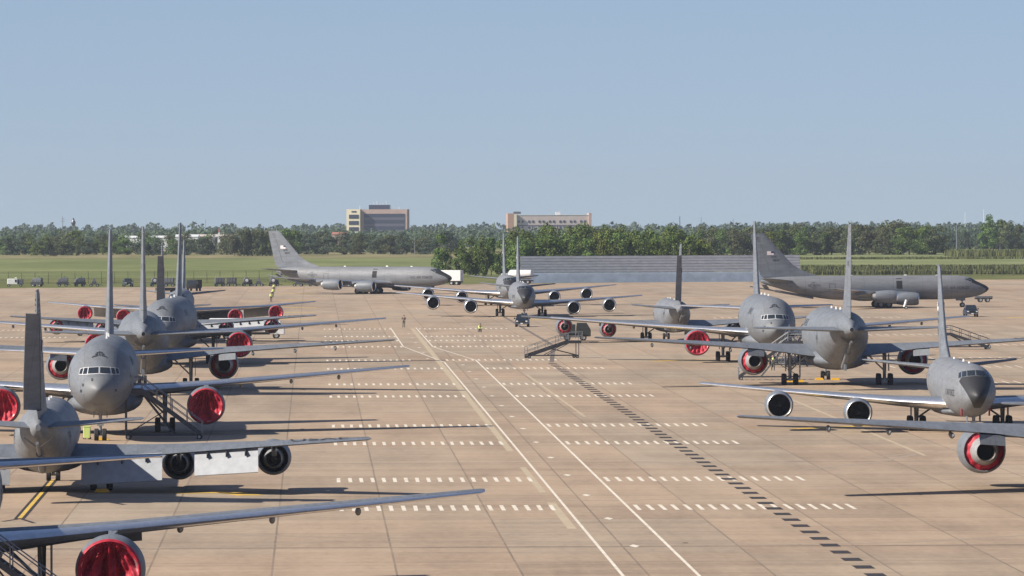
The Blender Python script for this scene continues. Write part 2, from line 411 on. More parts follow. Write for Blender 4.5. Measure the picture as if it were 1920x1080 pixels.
def boom(root, p, q, k, ruda):
    mb = MB(); mb.tube((AX(p[0]), 0, p[1]), (AX(p[0]+(q[0]-p[0])*.6), 0, p[1]+(q[1]-p[1])*.6), .28*k, .24*k, 12)
    mb.tube((AX(p[0]+(q[0]-p[0])*.6), 0, p[1]+(q[1]-p[1])*.6), (AX(q[0]), 0, q[1]), .15*k, .12*k, 10)
    b = mb.build('refuelling_boom', m_wing, root)
    t = (ruda-p[0])/(q[0]-p[0]); z = p[1]+(q[1]-p[1])*t
    for s in (-1, 1):
        v = MB(); w = .04
        base = [(AX(ruda-.5), 0, z+.1), (AX(ruda+.4), 0, z+.1), (AX(ruda+.9), s*1.05*k, z+.95*k), (AX(ruda+.15), s*1.05*k, z+.95*k)]
        v.add([Vector(c)+Vector((0, w, 0)) for c in base]+[Vector(c)-Vector((0, w, 0)) for c in base], [(0, 1, 2, 3), (7, 6, 5, 4), (0, 1, 5, 4), (1, 2, 6, 5), (2, 3, 7, 6), (3, 0, 4, 7)])
        v.build('boom_vane', m_wing, b)
def fin_obj(root, st, mats, rud_frac, zr0, zr1):
    """st: (z, le, te, thick).  fin and hinged rudder as separate parts; returns the rudder"""
    def at(z):
        zz = [s[0] for s in st]; return [float(np.interp(z, zz, [s[i] for s in st])) for i in (1, 2, 3)]
    def sec(z, x0, x1, te_sharp):
        le, te, th = at(z); c = te-le; f_ = rud_frac(z, c) if callable(rud_frac) else rud_frac
        x0 = f_ + (.01 if x0 == 'r+' else 0) if isinstance(x0, str) else x0; x1 = f_ if isinstance(x1, str) else x1; n = 7; L_ = []; R2 = []
        for i in range(n):
            x = x0+(x1-x0)*i/(n-1); t = th*.5*float(np.interp(x, [0, .05, .2, .4, .7, 1], [0.12, .55, .95, 1, .6, .06]))
            L_.append((AX(le+x*c), t, z)); R2.append((AX(le+x*c), -t, z))
        return L_+R2[::-1]
    zs = [s[0] for s in st]; mb = MB(); lo, hi = zs[0], zs[-1]
    mb.rings([sec(z, 0, 'r', False) for z in sorted(set(zs+[zr0, zr1]))])
    mb.rings([sec(z, 'r', 1, True) for z in (zr1+.03, hi)])
    if zr0-.03 > lo: mb.rings([sec(z, 'r', 1, True) for z in (lo, zr0-.03)])
    mb.build('fin', mats, root)
    rf = rud_frac if callable(rud_frac) else (lambda z, c: rud_frac)
    le, te, th = at(zr0); h0 = Vector((AX(le+rf(zr0, te-le)*(te-le)), 0, zr0)); le, te, th = at(zr1); h1 = Vector((AX(le+rf(zr1, te-le)*(te-le)), 0, zr1))
    rb = MB(); rs = [[Vector(p)-h0 for p in sec(z, 'r+', 1, True)] for z in np.linspace(zr0, zr1, 4)]; rb.rings(rs)
    r = rb.build('rudder', mats, root, loc=h0); r.rotation_mode = 'AXIS_ANGLE'; ax = (h1-h0).normalized()
    r.rotation_axis_angle = (0, ax.x, ax.y, ax.z); return r
def set_rudder(root, ang):
    for c in root.children:
        if c.name.startswith('rudder'):
            q = list(c.rotation_axis_angle); q[0] = R_(ang); c.rotation_axis_angle = q
def sub_empty(name, parent):
    o = bpy.data.objects.new(name, None); COL.objects.link(o); o.parent = parent; return o

# ---- the big two-engined tanker
B46 = Body([(0, 4.0, 4.0, .02), (.12, 4.28, 3.72, .32), (.5, 4.62, 3.33, .74), (1.1, 5.0, 2.98, 1.16), (1.9, 5.42, 2.72, 1.55), (2.6, 6.0, 2.55, 1.80), (3.4, 6.65, 2.40, 2.02), (4.6, 7.12, 2.24, 2.27), (6.2, 7.42, 2.12, 2.45), (8.5, 7.50, 2.06, 2.515), (14, 7.50, 2.05, 2.515), (31, 7.50, 2.05, 2.515), (34, 7.50, 2.30, 2.47), (37, 7.48, 2.85, 2.28), (40, 7.42, 3.55, 1.93), (43, 7.25, 4.35, 1.45), (45.5, 6.95, 5.0, .95), (47.3, 6.5, 5.35, .52), (48.5, 6.15, 5.55, .24)])
W46 = [(1.5, 16.6, 27.6, 3.25, .13, 3.0), (2.6, 17.4, 27.7, 3.3, .125, 3.0), (5.2, 19.2, 27.7, 3.52, .115, 2.2), (7.9, 21.1, 27.9, 3.76, .105, 1.4), (14, 25.4, 30.6, 4.2, .10, 0), (20, 29.6, 33.2, 4.62, .095, -1.2), (23.9, 32.4, 34.8, 4.9, .09, -2.2)]
def make_46():
    root = empty('tanker_jet')
    B46.mesh().build('fuselage', m_p46, root, smooth=50)
    fr = MB(); wins = []
    for s in (-1, 1):
        wins += [[(s*.06, 5.22), (s*.84, 5.17), (s*.78, 5.62), (s*.06, 5.66)], [(s*.92, 5.16), (s*1.22, 5.14), (s*1.12, 5.58), (s*.86, 5.61)], [(s*1.29, 5.14), (s*1.50, 5.15), (s*1.40, 5.52), (s*1.19, 5.57)]]
    for w in wins:
        cy = sum(p[0] for p in w)/4; cz = sum(p[1] for p in w)/4
        B46.patch_front(fr, [(p[0]+(.045 if p[0] > cy else -.045), p[1]+(.045 if p[1] > cz else -.045)) for p in w], .012, 0)
    fo = fr.build('window_frame', m_frame, root, smooth=0, nrm=False)
    for w in wins:
        g = MB(); B46.patch_front(g, w, .03); g.build('window', m_glass, fo, smooth=60, nrm=False)
    mk = MB()   # refuelling markings above the windows
    for (y0, z0, y1, z1) in ((0, 6.5, 0, 7.0), (-.2, 6.55, -.75, 6.42), (.2, 6.55, .75, 6.42), (-.2, 6.72, -.55, 6.66), (.2, 6.72, .55, 6.66), (-.12, 6.88, -.38, 6.84), (.12, 6.88, .38, 6.84), (-.75, 6.42, -.92, 6.28), (.75, 6.42, .92, 6.28)):
        y0 *= .62; y1 *= .62; z0 = 6.35+(z0-6.28)*.65; z1 = 6.35+(z1-6.28)*.65
        w = .035; dz = w if abs(y1-y0) > .01 else 0; dy = 0 if dz else w
        B46.patch_front(mk, [(y0-dy, z0-dz), (y1-dy if dz else y0+dy, z1-dz if dz else z0), (y1+dy, z1+dz), (y0+dy if dz else y1-dy, z0+dz if dz else z1)], .02, 0, 2)
    for (y, z) in ((-1.35, 3.9), (-1.2, 4.35), (1.25, 3.95), (-.5, 4.75)):
        q = MB(); B46.patch_front(q, [(y-.07, z-.1), (y+.07, z-.1), (y+.07, z+.1), (y-.07, z+.1)], .02, 0, 1); q.build('sensor_port', m_dark, root, smooth=0, nrm=False)
    mk.build('nose_marking', m_dark, root, smooth=0, nrm=False)
    for s in (-1, 1):
        wing_mesh(W46, s).build('wing', [m_wing, m_metal], root, smooth=40)
        wing_mesh([(.7, 40.6, 46.6, 5.75, .10, 0), (9.1, 46.2, 48.3, 6.05, .09, 0)], s).build('tailplane', [m_wing, m_metal], root, smooth=40)
        engine(root, 16.4, s*7.92, 2.30, 1, W46, 46)
        main_gear(root, 25.3, s*4.65, 3.1, 1.15, 1.42, .57, .42)
        for y in (4.6, 10.6, 14.6, 18.4):
            l = wing_at(W46, y); f = MB(); r = .2
            f.rings([[(AX(l[1]+(l[2]-l[1])*x), s*y+rr*math.sin(t)*.7, l[3]-d+rr*math.cos(t)) for t in [2*math.pi*i/10 for i in range(10)]] for x, d, rr in ((.5, .28, .03), (.65, .38, .18), (.85, .42, .2), (1.02, .4, .12), (1.12, .36, .02))])
            f.build('flap_fairing', m_wing, root)
        star_bar(root, B46, 33.5, 4.9, s, .55, m_mid)
        il = MB(); v = []
        for y in (7.3, 8.9):
            l = wing_at(W46, y)
            for a, z in ((l[2]-1.2, l[3]-.02), (l[2]-.1, l[3]-.22), (l[2]+.25, l[3]-.82), (l[2]+.15, l[3]-.84), (l[2]-.5, l[3]-.4)): v.append((AX(a), s*y, z))
        il.add(v, [(0, 1, 6, 5), (1, 2, 7, 6), (2, 3, 8, 7), (3, 4, 9, 8), (4, 0, 5, 9), (0, 4, 3, 2, 1), (5, 6, 7, 8, 9)]); il.build('aileron', m_wing, root, smooth=0)
        side_text(root, B46, 'U.S. AIR FORCE', .75, 11.0, 5.6, s, m_mid)
        fin_text(root, 'AMC', .5, 45.6, 11.9, s, m_mid, .2)
        d = MB(); B46.patch_side(d, 5.0, 6.1, 3.6, 5.6, s, .02); d.build('door', m_p46, root, smooth=0, nrm=False)
    dr = MB()
    for a0, a1, z0, z1 in ((4.96, 5.0, 3.55, 5.65), (6.1, 6.14, 3.55, 5.65)): B46.patch_side(dr, a0, a1, z0, z1, 1, .03); B46.patch_side(dr, a0, a1, z0, z1, -1, .03)
    dr.build('door_seam', m_mid, root, smooth=0, nrm=False)
    fin_obj(root, [(6.9, 36.2, 46.8, .75), (7.9, 38.3, 46.9, .72), (9, 39.2, 47.05, .62), (15.85, 44.6, 47.9, .24)], m_wing, .68, 8.0, 15.2)
    nose_gear(root, 5.6, 2.4, .47, .34)
    boom(root, (35.6, 2.0), (47.6, 4.7), 1.0, 44.2)
    for aa, z, h in ((19.5, 7.5, .25), (27, 7.5, .3), (30.5, 7.5, .3)): MB().box((AX(aa), .2*(aa < 28), z+h/2-.05), (.6, .16, h), taper=.6).build('antenna', m_white, root)
    MB().box((AX(38.2), 0, 2.2), (1.0, .25, .9), taper=.7).build('tail_skid', m_wing, root)
    c = MB(); c.lathe([(0, .24), (.15, .2)], (AX(48.5), 0, 5.85), n=14); c.lathe([(.12, .01), (.12, .2)], (AX(48.5), 0, 5.85), n=14, mi=1); c.build('tail_nozzle', [m_metal, m_black], root)
    for s in (-1, 1):
        l = MB(); l.box((AX(17.5), s*2.5, 2.6), (7.5, 1.0, 1.3), taper=.6); 
    f = MB(); f.rings([[(AX(a_), w*math.sin(t), z_+h*math.cos(t)) for t in [2*math.pi*i/20 for i in range(20)]] for a_, w, h, z_ in ((14, .3, .1, 2.2), (16.5, 2.2, .9, 2.55), (19, 2.9, 1.1, 2.6), (26, 2.95, 1.1, 2.6), (29, 2.0, .8, 2.55), (31.5, .3, .1, 2.3))])
    f.build('belly_fairing', m_wing, root, smooth=60)
    return root

# ---- the slim four-engined tanker
B135 = Body([(0, 3.22, 3.18, .02), (.12, 3.45, 2.92, .26), (.5, 3.75, 2.6, .58), (1.1, 4.05, 2.28, .90), (1.8, 4.38, 2.0, 1.14), (2.5, 4.72, 1.82, 1.33), (3.2, 5.12, 1.70, 1.47), (4.2, 5.38, 1.58, 1.63), (5.8, 5.50, 1.46, 1.77), (8, 5.52, 1.38, 1.83), (12, 5.52, 1.36, 1.83), (26, 5.52, 1.36, 1.83), (29, 5.52, 1.62, 1.78), (32, 5.5, 2.2, 1.58), (34.5, 5.45, 2.8, 1.25), (37, 5.3, 3.5, .82), (38.8, 5.05, 4.05, .42), (39.6, 4.8, 4.4, .15)])
W135 = [(1.2, 12.3, 22.6, 2.15, .13, 2.0), (1.9, 12.9, 22.6, 2.18, .13, 2.0), (5, 15.5, 23.4, 2.35, .115, 1.5), (8.2, 18.3, 24.6, 2.6, .105, 1), (14.1, 23.4, 27.8, 3.05, .10, 0), (19.8, 28.4, 31.0, 3.5, .095, -1)]
def make_135():
    root = empty('tanker_jet')
    B135.mesh().build('fuselage', m_p135, root, smooth=50)
    fr = MB(); wins = []
    for s in (-1, 1): wins += [[(s*.05, 4.72), (s*.62, 4.68), (s*.58, 5.06), (s*.05, 5.1)], [(s*.68, 4.67), (s*1.0, 4.6), (s*.92, 4.98), (s*.64, 5.05)], [(s*1.06, 4.58), (s*1.22, 4.52), (s*1.14, 4.86), (s*.99, 4.95)]]
    for w in wins:
        cy = sum(p[0] for p in w)/4; cz = sum(p[1] for p in w)/4
        B135.patch_front(fr, [(p[0]+(.03 if p[0] > cy else -.03), p[1]+(.03 if p[1] > cz else -.03)) for p in w], .012, 0)
    fo = fr.build('window_frame', m_wing, root, smooth=0, nrm=False)
    for w in wins:
        g = MB(); B135.patch_front(g, w, .03); g.build('window', m_glass, fo, smooth=60, nrm=False)
    for s in (-1, 1):
        wing_mesh(W135, s).build('wing', [m_wing, m_metal], root, smooth=40)
        wing_mesh([(.5, 33.6, 38.4, 4.55, .10, 0), (6.1, 38.2, 40.3, 5.1, .09, 0)], s).build('tailplane', [m_wing, m_wing], root, smooth=40)
        engine(root, 13.4, s*8.2, 1.60, .8, W135, 135); engine(root, 18.0, s*14.1, 2.05, .8, W135, 135)
        main_gear(root, 18.6, s*3.37, 2.2, 1.0, 1.4, .6, .38)
        star_bar(root, B135, 30.6, 3.9, s, .5, m_mid)
        side_text(root, B135, 'U.S. AIR FORCE', .5, 6.0, 3.15, s, m_dark)
        fin_text(root, 'AMC', .36, 37.35, 8.7, s, m_dark, .27); fin_text(root, '38043' if s < 0 else '80106', .36, 37.05, 8.1, s, m_dark, .29)
        fl = MB(); fl.box((AX(37.95), s*.235, 9.45), (1.15, .02, .66)); fb = MB(); fb.box((AX(37.62), s*.25, 9.62), (.48, .02, .32))
        o = fl.build('flag', m_white, root); fb.build('flag_canton', m_flagb, o)
        st = MB()
        for k in range(3): st.box((AX(37.95), s*.242, 9.22+k*.22), (1.12, .01, .05))
        st.build('flag_stripe', m_flagr, o)
        fs = MB()
        for z in (11.55, 11.9, 12.2): fs.box((AX(39.7+(z-11.9)*.5), s*.118, z), (1.3, .02, .1))
        fs.build('fin_band', m_mid, root)
    dr = MB()
    for a0, a1, z0, z1 in ((26.9, 26.98, 2.9, 4.2), (27.9, 27.98, 2.9, 4.2), (26.9, 27.98, 4.12, 4.2)):
        B135.patch_side(dr, a0, a1, z0, z1, 1, .02); B135.patch_side(dr, a0, a1, z0, z1, -1, .02)
    dr.build('door_seam', m_mid, root, smooth=0, nrm=False)
    fin_obj(root, [(5.1, 28.4, 39.0, .72), (5.7, 30.3, 39.8, .70), (6.6, 32.7, 40.0, .62), (7.6, 34.2, 40.25, .56), (12.5, 38.7, 41.4, .26), (12.7, 39.0, 41.4, .2)], m_wing, (lambda z, c: 1-(1.95-.08*(z-5.6))/c), 5.6, 11.35)
    nose_gear(root, 4.6, 1.8, .42, .3)
    boom(root, (30.5, 1.75), (41.5, 3.75), .85, 38.6)
    for aa, h in ((9, .18), (14.5, .25), (24, .2)): MB().box((AX(aa), .0, 5.5+h/2-.04), (.6, .12, h), taper=.6).build('antenna', m_white, root)
    MB().tube((AX(38.7), 0, 12.75), (AX(42.6), 0, 12.75), .07, .04, 8).build('fin_probe', m_wing, root)
    f = MB(); f.rings([[(AX(a_), w*math.sin(t), z_+h*math.cos(t)) for t in [2*math.pi*i/18 for i in range(18)]] for a_, w, h, z_ in ((11.5, .3, .1, 1.6), (13.5, 1.8, .5, 1.75), (18, 2.3, .6, 1.8), (21, 2.1, .6, 1.8), (24, .4, .1, 1.6))])
    f.build('belly_fairing', m_wing, root, smooth=60)
    return root

def head(h): # heading -> z rotation; 0 looks at the camera, 90 looks right
    a = R_(h); return math.atan2(-math.cos(a), math.sin(a))
def flaps(root, st, spans, ang, name='flap'):
    for s in (-1, 1):
        for y0, y1, c in spans:
            mb = MB(); v = []
            for y in (y0, y1):
                l = wing_at(st, y); a = l[2]-.55; z = l[3]-.12
                ca, sa = math.cos(R_(ang)), math.sin(R_(ang))
                for d, t in ((0, .14), (c*.4, .12), (c, .03)):
                    for q in (t, -t): v.append((AX(a+d*ca+q*sa), s*y, z-d*sa+q*ca))
            mb.add(v, [(0, 2, 8, 6), (2, 4, 10, 8), (1, 7, 9, 3), (3, 9, 11, 5), (0, 6, 7, 1), (4, 5, 11, 10), (0, 1, 3, 2), (2, 3, 5, 4), (6, 8, 9, 7), (8, 10, 11, 9)])
            mb.build(name, m_flap, root, smooth=0)
            br = MB()
            for k in (.2, .5, .8):
                y = y0+(y1-y0)*k; l = wing_at(st, y); br.box((AX(l[2]-.1), s*y, l[3]-.25), (.9, .08, .22), ry=R_(-20))
            br.build('flap_bracket', m_dstair, root)
m_flap = mat('pale_flap_paint', (0.30, 0.31, 0.325), 0.5, 0, 0.15, 2)
p46 = make_46(); p135 = make_135()
G_AC = 'grey tanker aircraft parked on the apron'
PL = {}
used = {46: False, 135: False}
# id: type, x, y, heading, label
AIR = [
 ('A0', 46, -25.03, 285.86, 1.2, 'grey tanker cut off by bottom left corner, red covered engine and one wing showing'),
 ('A1', 135, -28.98, 416.7, 182.46, 'grey four-engined tanker seen from behind at left edge, flaps lowered and rudder turned'),
 ('A2', 46, -31.72, 520.46, 2.29, 'large twin-engined grey tanker facing the camera at left, white-framed cockpit windows, stairs beside it'),
 ('A3', 46, -36.0, 651.99, 183.37, 'large twin-engined grey tanker seen from behind, just beyond the nearest nose-on tanker at left'),
 ('A4', 46, -38.43, 751.19, 0.05, 'nose-on twin-engined grey tanker with shaded cockpit, farthest twin-engined one at left'),
 ('A5', 135, -45.86, 882.05, 182.42, 'four-engined grey tanker from behind with dark turned rudder, second farthest in the left row'),
 ('A6', 135, -49.02, 990.34, 1.17, 'nose-on grey tanker at far end of left row, red covers in its four intakes'),
 ('C1', 135, 1.40, 1072.0, 1.89, 'four-engined grey tanker nose-on in the centre with four open intakes and black nose'),
 ('C2', 135, -0.88, 1192.0, 1.87, 'four-engined grey tanker nose-on directly behind the central one'),
 ('C3', 135, -30.25, 1356.73, 65.11, 'grey tanker seen side-on at left of centre, nose pointing right, flag on its fin'),
 ('C4', 135, 62.39, 1154.86, 94.74, 'dark shaded grey tanker seen side-on at right in front of the blast fence'),
 ('R0', 46, 37.38, 418.49, 181.06, 'grey tanker cut off by right edge, one wing and a red-ringed engine exhaust showing'),
 ('R1', 135, 34.96, 525.09, 0.6, 'four-engined grey tanker with black nose patch facing camera at right edge'),
 ('R2', 46, 31.87, 663.26, 180.68, 'twin-engined grey tanker seen from behind in the right row with refuelling boom under its tail'),
 ('R3', 46, 28.65, 754.32, 0.91, 'nose-on twin-engined grey tanker at right with bright wing edge and white-framed windows'),
 ('R4', 135, 20.84, 869.64, 181.71, 'four-engined grey tanker seen from behind with dark turned rudder, farthest in the right row'),
]
for k, t, x, y, h, lab in AIR:
    pr = p46 if t == 46 else p135
    o = pr if not used[t] else copy_tree(pr); used[t] = True
    o.location = (x, y, 0); o.rotation_euler = (0, 0, head(h)); tag(o, lab, 'airplane', G_AC); PL[k] = (o, t)
PL['C1'][0].rotation_euler.x = R_(-0.9)
bpy.context.view_layer.update()
for k, a in (('A1', -28), ('A5', -24), ('R4', -22)): set_rudder(PL[k][0], a)
for k in ('A1', 'A5', 'A6'): flaps(PL[k][0], W135, [(2.2, 7.2, 2.3), (9.2, 13.1, 2.1)], 42)
for k in ('A2', 'R1'): pass
for k, sd in (('A1', -1), ('A5', -1)): wing_text(PL[k][0], W135, 'USAF', 1.6, 15.0, 18.6, sd, m_dark)
for k, sd in (('R2', -1), ('A3', -1)): wing_text(PL[k][0], W46, 'USAF', 1.9, 17.0, 21.0, sd, m_dark)

# red engine covers (things of their own, strapped on the engines)
def cover_front(r, seed, bag=0.0):
    rnd = random.Random(seed); mb = MB(); n, m = 96, 16; rs = []; ph = [rnd.uniform(0, 6.28) for _ in range(4)]
    prof = [(.16, 1.075, 0), (.02, 1.06, 0), (-.05, 1.0, .0)]
    for a, q, d in prof: rs.append([(-a, r*q*math.cos(2*math.pi*i/n), r*q*math.sin(2*math.pi*i/n)) for i in range(n)])
    for j in range(1, m+1):
        q = 1-j/(m+.3)
        ring = []
        for i in range(n):
            t = 2*math.pi*i/n
            yy, dz = r*q*math.cos(t), r*q*math.sin(t)
            fa = math.atan2(yy, 1.55*r-dz); dd = math.hypot(yy, 1.55*r-dz)/r; amp = min(1, (1-q)*4)
            w = 2.3*amp*(.085*math.sin(fa*17+ph[0]+.8*math.sin(dd*2.2+ph[1]))*(.35+.65*math.sin(dd*1.3+ph[2])**2)+.05*math.sin(fa*37+ph[3]+dd)+.03*math.sin(dd*9+fa*6))
            ring.append((.03-.60*(1-q*q)+w, yy, dz))
        rs.append(ring)
    mb.rings(rs, 0, False, True); return mb
def cover_rear(ro, ri, seed, dark=False):
    rnd = random.Random(seed); mb = MB(); n = 60; rs = []; p0 = rnd.uniform(0, 6)
    for j, q in enumerate((0, .08, .35, .65, 1)):
        rr = ro*1.02*(1-q)+ri*q
        rs.append([(-(.05 if q == 0 else -.08+.25*q)+.03*math.sin(11*2*math.pi*i/n+p0), rr*math.cos(2*math.pi*i/n), rr*math.sin(2*math.pi*i/n)) for i in range(n)])
    mb.rings(rs, 0, False, False); return mb
seed = 3
def put_cover(plane, a, y, z, kind, ro, ri, lab):
    global seed
    o, t = PL[plane]; seed += 1
    mb = cover_front(ro, seed) if kind == 'f' else cover_rear(ro, ri, seed)
    c = mb.build('engine_cover', m_red, None, smooth=70)
    c.matrix_world = o.matrix_world @ Matrix.Translation((AX(a), y, z))
    tag(c, lab, 'engine cover', 'red engine covers')
for pl, sides, w in (('A0', (1,), 'the tanker at bottom left corner'), ('A2', (1, -1), 'the nearest nose-on tanker at left'), ('A4', (1, -1), 'the shaded nose-on tanker at left'), ('R3', (-1,), 'the nose-on tanker in the right row')):
    for s in sides: put_cover(pl, 16.36, s*7.92, 2.30, 'f', 1.27, 0, 'creased red cover over %s intake of %s' % ('right-hand' if s > 0 else 'left-hand', w))
for pl, sides, w in (('A3', (1, -1), 'twin-engined tanker seen from behind at left'), ('R2', (1, -1), 'twin-engined tanker seen from behind at right'), ('R0', (1,), 'the tanker at right edge'),):
    for s in sides: put_cover(pl, 20.2, s*7.92, 2.30, 'r', 1.23, .90, 'red ring cover round %s exhaust of %s' % ('left-hand' if s > 0 else 'right-hand', w))
for s in (-1, 1):
    for a, y, z, nm in ((13.37, 8.2, 1.6, 'inner'), (17.97, 14.1, 2.05, 'outer')):
        put_cover('A6', a, s*y, z, 'f', .96, 0, 'round red cover in %s %s intake of farthest tanker in left row' % (nm, 'right-hand' if s > 0 else 'left-hand'))
        if s > 0: put_cover('R4', a+3.65, s*y, z, 'r', .88, .45, 'red ring cover round the %s left exhaust of the farthest tanker in right row' % nm)
        put_cover('A5', a+3.65, s*y, z, 'r', .88, .45, 'dark red ring round %s %s exhaust of second farthest tanker at left' % (nm, 'left-hand' if s > 0 else 'right-hand'))

# ---------------------------------------------------------------- ground
GR = R_(1.7)
def g2w(gx, gy): return (gx*math.cos(GR)-gy*math.sin(GR), gx*math.sin(GR)+gy*math.cos(GR))
def nodes_of(m): m.use_nodes = True; return m.node_tree.nodes, m.node_tree.links, m.node_tree.nodes['Principled BSDF']
def concrete():
    m = bpy.data.materials.new('apron_concrete'); N, L, p = nodes_of(m); p.inputs['Roughness'].default_value = .85; p.inputs['Specular IOR Level'].default_value = .25
    tcn = N.new('ShaderNodeTexCoord'); sep = N.new('ShaderNodeSeparateXYZ'); L.new(tcn.outputs['Object'], sep.inputs[0])
    def M(op, a, b=None, c=None):
        n = N.new('ShaderNodeMath'); n.operation = op
        for i, x in enumerate((a, b, c)):
            if x is None: continue
            if isinstance(x, (int, float)): n.inputs[i].default_value = x
            else: L.new(x, n.inputs[i])
        return n.outputs[0]
    def noise(sc, st, det=5, ro=.6):
        mpn = N.new('ShaderNodeMapping'); mpn.inputs['Scale'].default_value = st; L.new(tcn.outputs['Object'], mpn.inputs[0])
        n = N.new('ShaderNodeTexNoise'); n.inputs['Scale'].default_value = sc; n.inputs['Detail'].default_value = det; n.inputs['Roughness'].default_value = ro
        L.new(mpn.outputs[0], n.inputs[0]); return n.outputs['Fac']
    X, Y = M('ADD', sep.outputs[0], 1202.0), M('ADD', sep.outputs[1], 3.0)
    sx, sy = 6.0, 7.6
    ix, iy = M('FLOOR', M('DIVIDE', X, sx)), M('FLOOR', M('DIVIDE', Y, sy*2))
    cb = N.new('ShaderNodeCombineXYZ'); L.new(ix, cb.inputs[0]); L.new(iy, cb.inputs[1])
    wn = N.new('ShaderNodeTexWhiteNoise'); wn.noise_dimensions = '2D'; L.new(cb.outputs[0], wn.inputs['Vector'])
    big = noise(.02, (1, .35, 1), 4); mid = noise(.25, (1, .12, 1), 6); fine = noise(2.0, (1, .3, 1), 5); tone = noise(.06, (1.0, .08, 1), 5, .7)
    val = M('MULTIPLY_ADD', wn.outputs['Value'], .10, M('MULTIPLY_ADD', big, .35, M('MULTIPLY_ADD', mid, .45, M('MULTIPLY', fine, .28))))
    trans = noise(.22, (.06, 1.0, 1), 6, .7)
    val = M('ADD', val, M('MULTIPLY', tone, .30)); val = M('ADD', val, M('MULTIPLY', M('SUBTRACT', trans, .5), .55))
    rp = N.new('ShaderNodeValToRGB'); L.new(M('MULTIPLY', val, .63), rp.inputs[0])
    e = rp.color_ramp.elements; e[0].position = .30; e[0].color = (.198, .147, .104, 1); e[1].position = .72; e[1].color = (.470, .368, .266, 1)
    x = rp.color_ramp.elements.new(.5); x.color = (.352, .270, .193, 1)
    # tint of the bays
    wn2 = N.new('ShaderNodeTexWhiteNoise'); wn2.noise_dimensions = '2D'
    cb2 = N.new('ShaderNodeCombineXYZ'); L.new(M('FLOOR', M('DIVIDE', X, sx*2)), cb2.inputs[0]); L.new(M('FLOOR', M('DIVIDE', Y, sy*5)), cb2.inputs[1]); L.new(cb2.outputs[0], wn2.inputs['Vector'])
    tint = N.new('ShaderNodeMix'); tint.data_type = 'RGBA'; tint.blend_type = 'MULTIPLY'; tint.inputs[0].default_value = 1
    tr = N.new('ShaderNodeMix'); tr.data_type = 'RGBA'; L.new(wn2.outputs['Value'], tr.inputs[0]); tr.inputs[6].default_value = (1.03, .985, .95, 1); tr.inputs[7].default_value = (.95, .975, .98, 1)
    L.new(rp.outputs[0], tint.inputs[6]); L.new(tr.outputs[2], tint.inputs[7])
    # joints
    wob = M('MULTIPLY', noise(.12, (1, 1, 1), 3), .06)
    jx = M('LESS_THAN', M('PINGPONG', M('ADD', X, wob), sx/2), .055)
    jy = M('MULTIPLY', M('LESS_THAN', M('PINGPONG', M('ADD', Y, wob), sy), .18), .8)
    jb = M('LESS_THAN', M('PINGPONG', M('ADD', M('ADD', Y, wob), -466+57*4+3), 57.0), .42)
    jn = M('MULTIPLY', M('MAXIMUM', M('MAXIMUM', jx, jy), jb), M('MULTIPLY_ADD', noise(.3, (1, .2, 1)), .9, .05))
    mx = N.new('ShaderNodeMix'); mx.data_type = 'RGBA'; L.new(jn, mx.inputs[0]); L.new(tint.outputs[2], mx.inputs[6]); mx.inputs[7].default_value = (.11, .085, .065, 1)
    # rubber and oil streaks
    st = noise(.35, (.12, 1.0, 1), 5, .65); ss = N.new('ShaderNodeMapRange'); ss.inputs[1].default_value = .60; ss.inputs[2].default_value = .78; L.new(st, ss.inputs[0])
    m2 = N.new('ShaderNodeMix'); m2.data_type = 'RGBA'; L.new(M('MULTIPLY', ss.outputs[0], .5), m2.inputs[0]); L.new(mx.outputs[2], m2.inputs[6]); m2.inputs[7].default_value = (.16, .125, .095, 1)
    sp_ = noise(.5, (1, .5, 1), 3, .5); s2 = N.new('ShaderNodeMapRange'); s2.inputs[1].default_value = .74; s2.inputs[2].default_value = .80; L.new(sp_, s2.inputs[0])
    m3 = N.new('ShaderNodeMix'); m3.data_type = 'RGBA'; L.new(M('MULTIPLY', s2.outputs[0], .6), m3.inputs[0]); L.new(m2.outputs[2], m3.inputs[6]); m3.inputs[7].default_value = (.10, .08, .07, 1)
    L.new(m3.outputs[2], p.inputs['Base Color']); return m
def grass_mat(name, cols, sc=.02, st=(1, .3, 1)):
    m = bpy.data.materials.new(name); N, L, p = nodes_of(m); p.inputs['Roughness'].default_value = .95; p.inputs['Specular IOR Level'].default_value = .1
    tcn = N.new('ShaderNodeTexCoord'); mpn = N.new('ShaderNodeMapping'); mpn.inputs['Scale'].default_value = st; L.new(tcn.outputs['Object'], mpn.inputs[0])
    n = N.new('ShaderNodeTexNoise'); n.inputs['Scale'].default_value = sc; n.inputs['Detail'].default_value = 9; n.inputs['Roughness'].default_value = .72; L.new(mpn.outputs[0], n.inputs[0])
    rp = N.new('ShaderNodeValToRGB'); e = rp.color_ramp.elements; e[0].position = .34; e[1].position = .66; e[0].color = (*cols[0], 1); e[1].color = (*cols[2], 1)
    x = e.new(.5); x.color = (*cols[1], 1); L.new(n.outputs['Fac'], rp.inputs[0]); L.new(rp.outputs[0], p.inputs['Base Color']); return m
m_conc = concrete()
m_grass = grass_mat('grass_field', [(.105, .125, .042), (.145, .165, .058), (.20, .21, .085)])
m_rough = grass_mat('rough_grass', [(.045, .062, .022), (.07, .09, .03), (.11, .115, .045)], .05)
def sheet(name, pts, z, m, kind='structure'):
    return tag(MB().add([(x, y, z) for x, y in pts], [tuple(range(len(pts)))]).build(name, m, smooth=0, nrm=False), kind=kind)
def gz(y): return 0.0 if y < 2500 else -0.004*(y-2500)
